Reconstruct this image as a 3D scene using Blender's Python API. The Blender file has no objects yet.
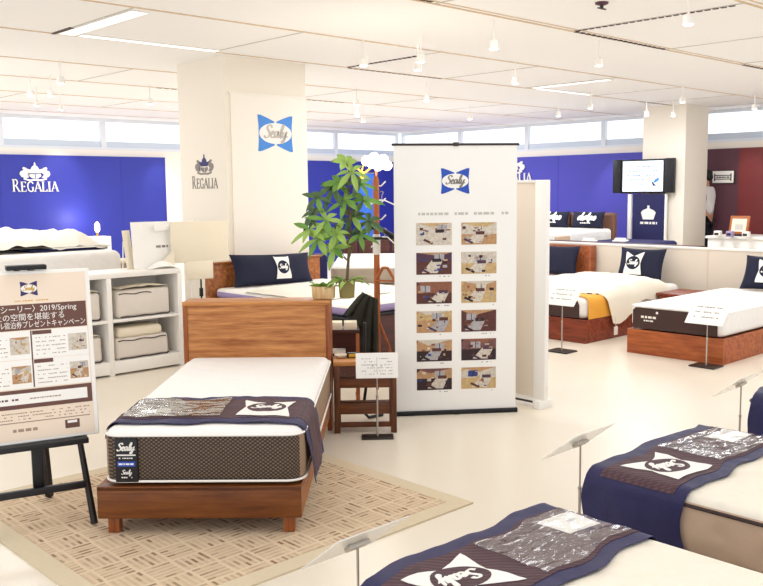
import bpy, bmesh, math, random
from mathutils import Vector, Matrix, noise
PI = math.pi
SC = bpy.context.scene
COL = SC.collection
rnd = random.Random(7)

# ------------------------------------------------------------ camera
YAW = 0.81376
AX = Vector((math.sin(YAW), math.cos(YAW), 0))      # the shop's grid direction u
BX = Vector((-math.cos(YAW), math.sin(YAW), 0))     # the shop's grid direction v
RZ = math.atan2(AX.y, AX.x)                         # rotation that lays local x along u, local y along v
def GP(u, v, z=0.0):
    p = AX * u + BX * v
    return Vector((p.x, p.y, z))
cam = bpy.data.cameras.new('camera')
cam.sensor_width = 36
cam.lens = 36 * 891.3 / 763
cam.clip_end = 100
camo = bpy.data.objects.new('camera', cam)
COL.objects.link(camo)
pitch, roll = 0.11448, -0.009815
camo.matrix_world = (Matrix.Translation((0, 0, 1.62)) @ Matrix.Rotation(PI / 2 - pitch, 4, 'X') @ Matrix.Rotation(roll, 4, 'Z'))
SC.camera = camo

# ------------------------------------------------------------ world, lights, exposure
SC.view_settings.view_transform = 'Standard'
SC.view_settings.look = 'None'
SC.view_settings.gamma = 1
SC.view_settings.use_curve_mapping = False
SC.view_settings.exposure = -0.16
w = bpy.data.worlds.new('daylight')
SC.world = w
w.use_nodes = True
wb = w.node_tree.nodes['Background']
wb.inputs[0].default_value = (0.95, 0.99, 1.06, 1)
wb.inputs[1].default_value = 1.65

def area(name, loc, sx, sy, power, col=(.93, .965, 1.0), rot=(0, 0, 0)):
    l = bpy.data.lights.new(name, 'AREA')
    l.shape = 'RECTANGLE'; l.size = sx; l.size_y = sy; l.energy = power; l.color = col
    o = bpy.data.objects.new(name, l); COL.objects.link(o)
    o.location = loc; o.rotation_euler = rot
    return o
for u, v, pw in ((1.7, 3.9, 16), (5.1, 3.9, 20), (8.4, 3.9, 34), (11.7, 3.9, 56), (1.7, 7.0, 18), (6.9, 6.6, 18), (8.4, 7.0, 36), (12.2, 7.0, 66), (8.4, 10.0, 50), (12.5, 10.6, 74), (3.2, 10.0, 36), (6.2, 13.0, 66), (10.0, 13.0, 70), (13.6, 13.2, 66), (3.2, 13.0, 54), (2.2, .8, 15), (6.0, .8, 20)):
    area('ceiling_fill_light', GP(u, v, 2.985), 1.3, 1.1, pw, rot=(0, 0, RZ))  # added soft fill just under the ceiling, no panel fittings there
def point(name, loc, power, col=(1, .85, .65), r=.05):
    l = bpy.data.lights.new(name, 'POINT'); l.energy = power; l.color = col; l.shadow_soft_size = r
    o = bpy.data.objects.new(name, l); COL.objects.link(o); o.location = loc
    return o

# ------------------------------------------------------------ materials
def lin(h):
    h = h.lstrip('#')
    c = [int(h[i:i + 2], 16) / 255 for i in (0, 2, 4)]
    return tuple((x / 12.92 if x <= .04045 else ((x + .055) / 1.055) ** 2.4) for x in c) + (1,)
MATS = {}
class N:
    def __init__(s, name):
        s.m = bpy.data.materials.new(name); s.m.use_nodes = True
        s.nt = s.m.node_tree; s.b = s.nt.nodes['Principled BSDF']
        s.out = s.nt.nodes['Material Output']
    def new(s, t, **k):
        n = s.nt.nodes.new(t)
        for a, v in k.items(): setattr(n, a, v)
        return n
    def link(s, a, b): s.nt.links.new(a, b)
    def math(s, op, a, b=None, c=None):
        n = s.new('ShaderNodeMath', operation=op)
        for i, x in enumerate((a, b, c)):
            if x is None: continue
            if isinstance(x, (int, float)): n.inputs[i].default_value = x
            else: s.link(x, n.inputs[i])
        return n.outputs[0]
    def mix(s, f, a, b):
        n = s.new('ShaderNodeMix', data_type='RGBA')
        if isinstance(f, (int, float)): n.inputs[0].default_value = f
        else: s.link(f, n.inputs[0])
        for i, x in ((6, a), (7, b)):
            if isinstance(x, tuple): n.inputs[i].default_value = x
            else: s.link(x, n.inputs[i])
        return n.outputs[2]
    def coord(s, scale=(1, 1, 1)):
        t = s.new('ShaderNodeTexCoord'); mp = s.new('ShaderNodeMapping'); mp.inputs['Scale'].default_value = scale
        s.link(t.outputs['Object'], mp.inputs[0]); return mp.outputs[0]
    def noise(s, scale, vec=None, detail=3):
        n = s.new('ShaderNodeTexNoise'); n.inputs['Scale'].default_value = scale; n.inputs['Detail'].default_value = detail
        s.link(vec if vec is not None else s.coord(), n.inputs['Vector']); return n.outputs['Fac']
    def bump(s, h, strength=.3, dist=.01):
        n = s.new('ShaderNodeBump'); n.inputs['Strength'].default_value = strength; n.inputs['Distance'].default_value = dist
        s.link(h, n.inputs['Height']); s.link(n.outputs[0], s.b.inputs['Normal'])

def plain(name, hexc, rough=.6, var=.05, scale=12, metal=0.0, bump=0.0, spec=.4, emit=0.0):
    if name in MATS: return MATS[name]
    n = N(name); c = lin(hexc)
    d = tuple(x * (1 - var) for x in c[:3]) + (1,)
    col = n.mix(n.noise(scale), d, c)
    n.link(col, n.b.inputs['Base Color'])
    n.b.inputs['Roughness'].default_value = rough
    n.b.inputs['Metallic'].default_value = metal
    n.b.inputs['Specular IOR Level'].default_value = spec
    if bump: n.bump(n.noise(scale * 6), bump, .004)
    if emit:
        n.link(col, n.b.inputs['Emission Color']); n.b.inputs['Emission Strength'].default_value = emit
    MATS[name] = n.m
    return n.m
def wood(name, h1, h2, axis=0, rough=.4, sc=5.0):
    n = N(name)
    s = [sc * 4] * 3; s[axis] = sc * .35
    v = n.coord(tuple(s))
    f = n.noise(1.6, v, 6)
    f2 = n.noise(7, v, 2)
    f = n.math('ADD', n.math('MULTIPLY', f, .75), n.math('MULTIPLY', f2, .25))
    r = n.new('ShaderNodeValToRGB'); n.link(f, r.inputs[0])
    r.color_ramp.elements[0].position = .36; r.color_ramp.elements[0].color = lin(h1)
    r.color_ramp.elements[1].position = .64; r.color_ramp.elements[1].color = lin(h2)
    n.link(r.outputs[0], n.b.inputs['Base Color'])
    n.b.inputs['Roughness'].default_value = rough
    n.b.inputs['Specular IOR Level'].default_value = .35
    n.bump(f, .08, .003)
    MATS[name] = n.m
    return n.m
def quilt(name, hexc, scale=9, strength=.5):
    n = N(name); c = lin(hexc)
    v = n.new('ShaderNodeTexVoronoi', feature='SMOOTH_F1'); v.inputs['Scale'].default_value = scale; v.inputs['Smoothness'].default_value = .8
    n.link(n.coord(), v.inputs['Vector'])
    n.link(n.mix(n.noise(40), tuple(x * .95 for x in c[:3]) + (1,), c), n.b.inputs['Base Color'])
    n.b.inputs['Roughness'].default_value = .85
    n.b.inputs['Specular IOR Level'].default_value = .2
    n.bump(v.outputs['Distance'], strength, .03)
    MATS[name] = n.m
    return n.m
def diamond(name, h1, h2, f=150):
    n = N(name)
    t = n.new('ShaderNodeTexCoord'); sp = n.new('ShaderNodeSeparateXYZ'); n.link(t.outputs['Object'], sp.inputs[0])
    xy = n.math('ADD', sp.outputs[0], sp.outputs[1])
    a = n.math('SINE', n.math('MULTIPLY', n.math('ADD', xy, sp.outputs[2]), f))
    b = n.math('SINE', n.math('MULTIPLY', n.math('SUBTRACT', xy, sp.outputs[2]), f))
    p = n.math('MULTIPLY', n.math('SINE', n.math('MULTIPLY', xy, f * 1.15)), n.math('SINE', n.math('MULTIPLY', sp.outputs[2], f * 1.5)))
    g = n.math('GREATER_THAN', n.math('ADD', p, n.math('MULTIPLY', n.noise(60), .5)), .42)
    n.link(n.mix(g, lin(h1), lin(h2)), n.b.inputs['Base Color'])
    n.b.inputs['Roughness'].default_value = .7
    n.bump(p, .25, .003)
    MATS[name] = n.m
    return n.m
def weave(name, cell=.15):
    n = N(name)
    t = n.new('ShaderNodeTexCoord'); sp = n.new('ShaderNodeSeparateXYZ'); n.link(t.outputs['Object'], sp.inputs[0])
    X = n.math('DIVIDE', sp.outputs[0], cell); Y = n.math('DIVIDE', sp.outputs[1], cell)
    par = n.math('MODULO', n.math('ADD', n.math('FLOOR', X), n.math('ADD', n.math('FLOOR', Y), 1000)), 2)
    a = n.math('ADD', n.math('MULTIPLY', X, par), n.math('MULTIPLY', Y, n.math('SUBTRACT', 1, par)))
    l = n.math('ADD', n.math('MULTIPLY', Y, par), n.math('MULTIPLY', X, n.math('SUBTRACT', 1, par)))
    a4 = n.math('MULTIPLY', a, 5)
    fr = n.math('FRACT', a4)
    stripe = n.math('MULTIPLY', n.math('GREATER_THAN', fr, .3), n.math('LESS_THAN', fr, .78))
    lf = n.math('FRACT', l)
    inside = n.math('MULTIPLY', n.math('GREATER_THAN', lf, .07), n.math('LESS_THAN', lf, .93))
    wn = n.new('ShaderNodeTexWhiteNoise', noise_dimensions='2D')
    cb = n.new('ShaderNodeCombineXYZ'); n.link(n.math('FLOOR', a4), cb.inputs[0]); n.link(n.math('FLOOR', n.math('MULTIPLY', l, 3)), cb.inputs[1])
    n.link(cb.outputs[0], wn.inputs['Vector'])
    dk = n.math('MULTIPLY', n.math('MULTIPLY', stripe, inside), n.math('ADD', .16, n.math('MULTIPLY', .84, n.math('POWER', wn.outputs['Value'], 3.2))))
    base = n.mix(n.math('MULTIPLY', inside, n.noise(35)), lin('#dfc9ac'), lin('#d2b898'))
    n.link(n.mix(n.math('MULTIPLY', dk, .8), base, lin('#74503a')), n.b.inputs['Base Color'])
    n.b.inputs['Roughness'].default_value = .95
    n.b.inputs['Specular IOR Level'].default_value = .1
    n.bump(n.noise(160), .3, .004)
    MATS[name] = n.m
    return n.m
def clear(name, hexc, alpha=.4, rough=.1):
    n = N(name)
    n.link(n.mix(n.noise(4), lin(hexc), lin(hexc)), n.b.inputs['Base Color'])
    n.b.inputs['Roughness'].default_value = rough
    n.b.inputs['Alpha'].default_value = alpha
    MATS[name] = n.m
    return n.m

M_floor = N('cream_floor')
M_floor.link(M_floor.mix(M_floor.noise(.8), lin('#ebdfcb'), lin('#f0e6d6')), M_floor.b.inputs['Base Color'])
M_floor.b.inputs['Roughness'].default_value = .28
M_floor.b.inputs['Specular IOR Level'].default_value = .45
M_floor = M_floor.m
M_ceil = plain('ceiling_white', '#fdfbf9', .9, .015, 2, spec=.1)
M_slot = plain('slot_beige', '#ddc3a2', .6, .1, 3)
M_joint = plain('joint_grey', '#c9c2b8', .7, .05)
M_vent = plain('vent_dark', '#4a3a34', .6, .2, 20)
M_wall = plain('wall_white', '#f7f0e4', .85, .02, 2, spec=.15)
M_colm = plain('column_cream', '#f3eadb', .8, .02, 2, spec=.15)
M_part = plain('partition_cream', '#e9dccb', .75, .02, 3)
M_blue = plain('wall_blue', '#3038a0', .55, .08, 1.2)
M_blue2 = plain('sign_blue', '#2f63cf', .5, .06, 6)
M_blueb = plain('wall_blue_violet', '#4a48b4', .55, .08, 1.2)
M_skyb = plain('banner_blue', '#3f74d8', .6, .05, 4)
M_maroon = plain('wall_maroon', '#5c3742', .5, .1, 2)
M_red = plain('wall_red', '#7a2f30', .45, .12, 2)
M_win = plain('window_frame', '#e6eaf0', .5, .02)
M_sash = plain('window_sash', '#cfd9e6', .4, .03)
M_white = plain('white_paint', '#f5f1ea', .5, .02, 6)
M_paper = plain('white_paper', '#f8f5ef', .7, .02, 9)
M_cream = plain('cream_card', '#efe4cd', .75, .03, 6)
M_black = plain('black_paint', '#17161a', .45, .1, 20)
M_dark = plain('dark_steel', '#3a332f', .4, .1, 15, metal=.3)
M_steel = plain('satin_steel', '#b9b2a8', .35, .05, 20, metal=.6)
M_navy = plain('navy_cloth', '#232357', .75, .22, 30, bump=.25)
M_navyp = plain('navy_pillow', '#171a35', .8, .2, 25, bump=.2)
M_runner = plain('runner_navy', '#252252', .55, .25, 16, bump=.3)
M_brownc = diamond('runner_brown', '#43292f', '#573841', 190)
M_cloth = quilt('mattress_cream', '#f3ead9', 16, .35)
M_clothw = quilt('mattress_white', '#f7f3ee', 16, .25)
M_duvet = plain('duvet_cream', '#f7eedb', .9, .04, 5, bump=.15, spec=.15)
M_duvetw = plain('duvet_white', '#f6efe2', .9, .04, 5, bump=.15, spec=.15)
M_side = quilt('mattress_side_beige', '#cdb096', 11, .5)
M_greyside = quilt('mattress_side_grey', '#b9aa97', 11, .3)
M_diam = diamond('mattress_side_dark', '#2f231c', '#75614e', 235)
M_bside = quilt('mattress_side_brown', '#9a8069', 14, .3)
M_dbrown = plain('foot_panel_brown', '#46302c', .7, .1, 30)
M_pipe = plain('piping_dark', '#3a2826', .6, .1, 20)
M_wood = wood('wood_walnut_x', '#9a5a2c', '#cf8f52', 0)
M_woody = wood('wood_walnut_y', '#8a4a26', '#bd7a45', 1)
M_woodz = wood('wood_walnut_z', '#7a3c1c', '#a86232', 2)
M_woodb = wood('wood_front_shaded', '#5c3012', '#824a1e', 0)  # footboard walnut, its shade put into the colour as a darker brown
M_woodn = wood('wood_night', '#4f2a17', '#7d4826', 0)
M_woodnz = wood('wood_night_z', '#4a2715', '#754322', 2)
M_worange = wood('wood_orange', '#8f4524', '#bd6a3a', 0)
M_wred = wood('wood_red', '#6d3020', '#9a4a30', 0)
M_wredy = wood('wood_red_y', '#8c4526', '#b3653a', 1)
M_wdark = wood('wood_dark', '#3b1d18', '#55291f', 0)
M_leather = plain('brown_leather', '#7a5442', .45, .2, 10)
M_yellow = plain('yellow_cover', '#f2ab3c', .7, .1, 12, bump=.2)
M_gold = plain('gold_paint', '#d9a83a', .4, .1, 10, metal=.4)
M_green = plain('leaf_green', '#79a848', .5, .35, 9)
M_greenb = plain('leaf_light', '#abcc66', .5, .3, 9)
M_greend = plain('leaf_dark', '#587548', .5, .35, 9)
M_stem = plain('stem_brown', '#6b5a3a', .7, .2, 20)
M_soil = plain('soil', '#3a2a20', .95, .3, 40)
M_potw = wood('pot_wood', '#c9a06a', '#ecd2a2', 2)
M_poto = plain('pot_olive', '#8d8148', .5, .2, 15)
M_olive = plain('garment_olive', '#2b2a20', .8, .25, 18, bump=.3)
M_seam = plain('garment_seam', '#8a8068', .8, .1)
M_orange = plain('orange_wood', '#b0622e', .5, .15, 9)
M_pack = plain('bedding_pack', '#e6ddd2', .6, .08, 14, bump=.2)
def plastic(name, k0=.02, k1=.3):
    n = N(name); tr = n.new('ShaderNodeBsdfTransparent'); gl = n.new('ShaderNodeBsdfGlossy'); mx = n.new('ShaderNodeMixShader')
    gl.inputs['Roughness'].default_value = .12
    bp = n.new('ShaderNodeBump'); bp.inputs['Strength'].default_value = 1; bp.inputs['Distance'].default_value = .02
    n.link(n.noise(9, n.coord((1, 2.4, 1)), 1.5), bp.inputs['Height']); n.link(bp.outputs[0], gl.inputs['Normal'])
    lw_ = n.new('ShaderNodeLayerWeight'); lw_.inputs['Blend'].default_value = .25; n.link(bp.outputs[0], lw_.inputs['Normal'])
    n.link(n.math('ADD', n.math('MULTIPLY', lw_.outputs['Facing'], k1), k0), mx.inputs[0])
    n.link(tr.outputs[0], mx.inputs[1]); n.link(gl.outputs[0], mx.inputs[2]); n.link(mx.outputs[0], n.out.inputs['Surface'])
    MATS[name] = n.m
    return n.m
M_plast = plastic('clear_plastic')
M_plast2 = plastic('glossy_plastic', .22, .6)
M_acryl = clear('acrylic_panel', '#fbf8f0', .62, .1)
M_glass = clear('window_glass', '#f4f8ff', .06, .02)
M_skin = plain('skin', '#d9a583', .55, .05)
M_hair = plain('black_hair', '#16120f', .5, .2, 60)
M_shirt = plain('white_shirt', '#f4f2ee', .8, .03)
M_trou = plain('dark_trousers', '#22222a', .8, .1)
M_screen = plain('tv_screen', '#e4f1fb', .2, .02, 3, emit=.75)
M_stext = plain('screen_text_blue', '#8fa9c6', .5, .05)
M_lampglow = plain('lamp_glow', '#fff3dc', .5, .02, 3, emit=7)
M_lampsoft = plain('spot_glow', '#fff6e8', .5, .02, 3, emit=5)
M_strip = plain('light_strip', '#fffaf2', .5, .01, 2, emit=1.3)
M_grey = plain('mid_grey', '#8f8782', .7, .1)
M_lav = plain('lavender', '#a493c0', .7, .1)
M_pink = plain('poster_beige', '#f3e0cb', .75, .06, 5)
M_pband = plain('poster_brown', '#6d4b42', .7, .06, 5)
M_pline = plain('poster_line', '#a98f7c', .7, .05)
M_lblue = plain('logo_blue', '#2450b8', .5, .05)
M_lskyb = plain('logo_sky', '#4c8fe0', .5, .1)
M_lviol = plain('logo_violet', '#3b3065', .5, .05)
M_navyl = plain('emblem_navy', '#35346e', .6, .1)
M_rug = weave('rug_weave')
M_rugb = plain('rug_border', '#ddcdb0', .95, .08, 30, bump=.2, spec=.1)
ph = [plain('photo_tone_%d' % i, h, .6, .6, 55) for i, h in enumerate(('#6b3b34', '#a4694e', '#d9a877', '#f3e6d4', '#3b2528', '#8a5a58', '#c9c3c6', '#e8c48a', '#3f4f95', '#5c3f55'))]

# ------------------------------------------------------------ mesh builders
def T(x=0, y=0, z=0): return Matrix.Translation((x, y, z))
def frame(o, x, y):
    x = Vector(x).normalized(); y = Vector(y); z = x.cross(y).normalized(); y = z.cross(x)
    m = Matrix((x, y, z)).transposed().to_4x4(); m.translation = Vector(o); return m
class MB:
    def __init__(s): s.b = bmesh.new()
    def merge(s, t, M=None, mi=None):
        vm = {}
        for v in t.verts: vm[v] = s.b.verts.new((M @ v.co) if M is not None else v.co)
        for f in t.faces:
            try:
                g = s.b.faces.new([vm[v] for v in f.verts]); g.material_index = f.material_index if mi is None else mi
            except ValueError: pass
        t.free(); return s
    def box(s, x0, x1, y0, y1, z0, z1, bev=0.0, seg=2, M=None, mi=0):
        t = bmesh.new()
        bmesh.ops.create_cube(t, size=1)
        for v in t.verts: v.co = Vector((x0 + (v.co.x + .5) * (x1 - x0), y0 + (v.co.y + .5) * (y1 - y0), z0 + (v.co.z + .5) * (z1 - z0)))
        if bev: bmesh.ops.bevel(t, geom=t.edges[:], offset=bev, segments=seg, profile=.5, affect='EDGES')
        return s.merge(t, M, mi)
    def prism(s, pts, z0, z1, M=None, mi=0):
        t = bmesh.new()
        ar = sum(pts[i - 1][0] * pts[i][1] - pts[i][0] * pts[i - 1][1] for i in range(len(pts)))
        if ar < 0: pts = pts[::-1]
        lo = [t.verts.new((p[0], p[1], z0)) for p in pts]; hi = [t.verts.new((p[0], p[1], z1)) for p in pts]
        n = len(pts)
        t.faces.new(hi); t.faces.new(lo[::-1])
        for i in range(n): t.faces.new((lo[i], lo[(i + 1) % n], hi[(i + 1) % n], hi[i]))
        bmesh.ops.triangulate(t, faces=[f for f in t.faces if len(f.verts) > 4])
        return s.merge(t, M, mi)
    def rect(s, x0, x1, y0, y1, z0, z1, M=None, mi=0): return s.prism([(x0, y0), (x1, y0), (x1, y1), (x0, y1)], z0, z1, M, mi)
    def ribbon(s, pts, wd, z0, z1, M=None, mi=0, pen=None):
        n = len(pts); L = []; R = []
        for i in range(n):
            a = pts[max(i - 1, 0)]; b = pts[min(i + 1, n - 1)]
            dx, dy = b[0] - a[0], b[1] - a[1]; l = math.hypot(dx, dy) or 1e-6
            nx, ny = -dy / l, dx / l
            wv = wd if pen is None else wd * (.45 + .75 * abs(nx * math.cos(pen) + ny * math.sin(pen)))
            L.append((pts[i][0] + nx * wv / 2, pts[i][1] + ny * wv / 2)); R.append((pts[i][0] - nx * wv / 2, pts[i][1] - ny * wv / 2))
        for i in range(n - 1): s.prism([L[i], L[i + 1], R[i + 1], R[i]], z0, z1, M, mi)
        return s
    def tube(s, pts, r, n=8, mi=0, M=None):
        t = bmesh.new(); rings = []; pts = [Vector(p) for p in pts]; up = None
        for i, p in enumerate(pts):
            d = (pts[min(i + 1, len(pts) - 1)] - pts[max(i - 1, 0)]).normalized()
            if up is None: up = Vector((0, 0, 1)) if abs(d.z) < .9 else Vector((1, 0, 0))
            x = d.cross(up).normalized(); y = x.cross(d).normalized(); up = y
            rr = r[i] if isinstance(r, (list, tuple)) else r
            rings.append([t.verts.new(p + (x * math.cos(k * 2 * PI / n) + y * math.sin(k * 2 * PI / n)) * rr) for k in range(n)])
        for a, b in zip(rings, rings[1:]):
            for k in range(n): t.faces.new((a[k], a[(k + 1) % n], b[(k + 1) % n], b[k]))
        t.faces.new(rings[0][::-1]); t.faces.new(rings[-1])
        bmesh.ops.recalc_face_normals(t, faces=t.faces)
        return s.merge(t, M, mi)
    def lathe(s, prof, n=20, M=None, mi=0):
        t = bmesh.new(); rings = [[t.verts.new((r * math.cos(k * 2 * PI / n), r * math.sin(k * 2 * PI / n), z)) for k in range(n)] for r, z in prof]
        for a, b in zip(rings, rings[1:]):
            for k in range(n): t.faces.new((a[k], a[(k + 1) % n], b[(k + 1) % n], b[k]))
        t.faces.new(rings[0][::-1]); t.faces.new(rings[-1])
        bmesh.ops.recalc_face_normals(t, faces=t.faces)
        return s.merge(t, M, mi)
    def ball(s, c, r, sx=1, sy=1, sz=1, mi=0, sub=2):
        t = bmesh.new(); bmesh.ops.create_icosphere(t, subdivisions=sub, radius=r)
        for v in t.verts: v.co = Vector((c[0] + v.co.x * sx, c[1] + v.co.y * sy, c[2] + v.co.z * sz))
        return s.merge(t, None, mi)
    def sheet(s, fn, nu, nv, thick=0.0, mi=0, M=None):
        t = bmesh.new()
        g = [[t.verts.new(fn(i / nu, j / nv)) for j in range(nv + 1)] for i in range(nu + 1)]
        for i in range(nu):
            for j in range(nv): t.faces.new((g[i][j], g[i + 1][j], g[i + 1][j + 1], g[i][j + 1]))
        if thick:
            bmesh.ops.recalc_face_normals(t, faces=t.faces)
            bmesh.ops.solidify(t, geom=t.faces[:], thickness=thick)
        bmesh.ops.recalc_face_normals(t, faces=t.faces)
        return s.merge(t, M, mi)
    def dense(s, maxlen):
        for _ in range(6):
            e = [x for x in s.b.edges if x.calc_length() > maxlen]
            if not e: break
            bmesh.ops.subdivide_edges(s.b, edges=e, cuts=1)
            bmesh.ops.triangulate(s.b, faces=[f for f in s.b.faces if len(f.verts) > 4])
        return s
    def warp(s, fn):
        for v in s.b.verts: v.co = fn(v.co)
        return s
def text_bm(body, size, align='CENTER', shear=0.0, ext=.002, offset=0.0):
    c = bpy.data.curves.new('lettering', 'FONT'); c.body = body; c.size = size; c.align_x = align; c.align_y = 'CENTER'
    c.shear = shear; c.extrude = ext; c.offset = offset; c.resolution_u = 3
    o = bpy.data.objects.new('lettering', c); COL.objects.link(o)
    bpy.context.view_layer.update()
    me = bpy.data.meshes.new_from_object(o.evaluated_get(bpy.context.evaluated_depsgraph_get()))
    bpy.data.objects.remove(o); bpy.data.curves.remove(c)
    b = bmesh.new(); b.from_mesh(me); bpy.data.meshes.remove(me)
    return b
def obj(name, mb, mats, parent=None, smooth=True, ang=40):
    me = bpy.data.meshes.new(name); mb.b.to_mesh(me); mb.b.free()
    for m in (mats if isinstance(mats, (list, tuple)) else [mats]): me.materials.append(m)
    if smooth and len(me.polygons):
        me.polygons.foreach_set('use_smooth', [True] * len(me.polygons)); me.set_sharp_from_angle(angle=math.radians(ang))
    o = bpy.data.objects.new(name, me); COL.objects.link(o)
    if parent: o.parent = parent
    return o
def tag(o, label, cat, group=None, kind=None):
    if label: o['label'] = label
    if cat: o['category'] = cat
    if group: o['group'] = group
    if kind: o['kind'] = kind
    return o
def thing(name, label, cat, loc=(0, 0, 0), rz=0.0, group=None):
    o = bpy.data.objects.new(name, None); COL.objects.link(o); o.empty_display_size = .1
    o.location = loc; o.rotation_euler = (0, 0, rz)
    return tag(o, label, cat, group)
def copy_tree(o, parent=None):
    c = o.copy(); COL.objects.link(c)
    if parent: c.parent = parent
    for ch in list(o.children): copy_tree(ch, c)
    return c
def place(o, loc, rz=0.0):
    o.location = loc; o.rotation_euler = (0, 0, rz); return o
def struct(name, mb, mats, parent=None, grid=False, **k):
    o = obj(name, mb, mats, parent, **k)
    if parent is None:
        o['kind'] = 'structure'
        if grid: o.rotation_euler = (0, 0, RZ)
    return o

# ------------------------------------------------------------ lettering and marks
def catmull(p, n=6):
    o = []
    for i in range(len(p) - 1):
        a, b, c, d = p[max(i - 1, 0)], p[i], p[i + 1], p[min(i + 2, len(p) - 1)]
        for k in range(n):
            t = k / n
            o.append(tuple(.5 * ((2 * b[j]) + (c[j] - a[j]) * t + (2 * a[j] - 5 * b[j] + 4 * c[j] - d[j]) * t * t + (3 * b[j] - a[j] - 3 * c[j] + d[j]) * t ** 3) for j in (0, 1)))
    o.append(p[-1]); return o
SCRIPT = [
    [(.66, .82), (.56, 1.0), (.32, 1.0), (.2, .8), (.34, .58), (.5, .36), (.42, .08), (.16, -.02), (-.02, .16)],
    [(.62, .26), (.8, .3), (.9, .44), (.8, .54), (.66, .36), (.68, .1), (.84, .0), (1.02, .18)],
    [(1.36, .44), (1.2, .54), (1.05, .38), (1.06, .1), (1.18, .02), (1.32, .2), (1.4, .52), (1.36, .2), (1.42, .02), (1.55, .14)],
    [(1.55, .14), (1.74, .55), (1.86, .98), (1.78, 1.08), (1.68, .8), (1.64, .25), (1.7, .0), (1.84, .14)],
    [(1.92, .52), (1.88, .2), (1.98, .02), (2.12, .16), (2.24, .52), (2.16, .1), (2.04, -.34), (1.9, -.42), (1.86, -.26), (2.12, -.02), (2.42, .16)]]
SQUIG = [[(.5, .4), (.3, .52), (.08, .3), (.15, .04), (.4, .2), (.62, 1.05), (.5, .3), (.56, .02), (.7, .2)],
    [(.72, .5), (.72, .12), (.86, .02), (1.0, .48), (1.02, .05), (1.12, .48), (1.25, .5), (1.28, .05)],
    [(1.4, .1), (1.55, 1.0), (1.5, .1), (1.6, .04), (1.72, .5), (1.66, -.3)],
    [(1.72, .4), (1.9, .5), (1.95, .2), (1.75, .05)], [(2.05, .5), (2.05, .04), (2.2, .3)], [(2.3, .3), (2.4, .5), (2.5, .25), (2.38, .02), (2.28, .25)]]
def script_word(mb, w, M, z0, z1, mi, wd=.17, strokes=None):
    k = w / 2.45
    for st in strokes or SCRIPT:
        q = [((x - 1.2 + y * .18) * k, (y - .35) * k) for x, y in st]
        mb.ribbon(catmull(q, 4), wd * k, z0, z1, M, mi, pen=.3)
def bow(w, h, dip=.3, n=8):
    """pillow-shaped outline with pinched top and bottom centre"""
    pts = []
    C = [(-1, 1), (1, 1), (1, -1), (-1, -1)]
    def side(a, b, d):
        for i in range(n):
            t = i / n; x = a[0] + (b[0] - a[0]) * t; y = a[1] + (b[1] - a[1]) * t
            s = 1 - abs(2 * t - 1)
            pts.append((x * (1 - (d if a[0] == b[0] else 0) * s) * w / 2, y * (1 - (d if a[1] == b[1] else 0) * s) * h / 2))
    side(C[0], C[1], dip); side(C[1], C[2], dip * .5); side(C[2], C[3], dip); side(C[3], C[0], dip * .5)
    pts = [pts[i] for i in range(len(pts))]
    for i in range(0, 4 * n, n):
        a, b = pts[i - 1], pts[(i + 1) % (4 * n)]; pts[i] = (pts[i][0] * .75 + (a[0] + b[0]) / 8, pts[i][1] * .75 + (a[1] + b[1]) / 8)
    return pts
def ellipse(w, h, n=28): return [(w / 2 * math.cos(i * 2 * PI / n), h / 2 * math.sin(i * 2 * PI / n)) for i in range(n)]
def butterfly(mb, w, M, mi, z=.0012, h=None):
    """mi = (wings, oval, script)"""
    h = h or w * .95
    g = w * .035
    for sx in (-1, 1):
        q = [(-.5, .5), (-.42, .5), (-.22, .42), (-g / w, .33), (-g / w, -.33), (-.22, -.42), (-.42, -.5), (-.5, -.5), (-.475, -.2), (-.475, .2)]
        mb.prism([(sx * x * w, y * h) for x, y in q], 0, z, M, mi[0])
    mb.prism(ellipse(w * .93, h * .58), z, 2 * z, M, mi[1])
    script_word(mb, w * .68, M, 2 * z, 3 * z, mi[2])
def bow_inverse(mb, w, M, mi, z=.0012, h=None):
    """pale bow shape, dark oval, pale script"""
    h = h or w * .8
    mb.prism(bow(w, h, .46), 0, z, M, mi[0])
    mb.prism(ellipse(w * .72, h * .56), z, 2 * z, M, mi[1])
    script_word(mb, w * .55, M, 2 * z, 3 * z, mi[2], .2)
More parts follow.
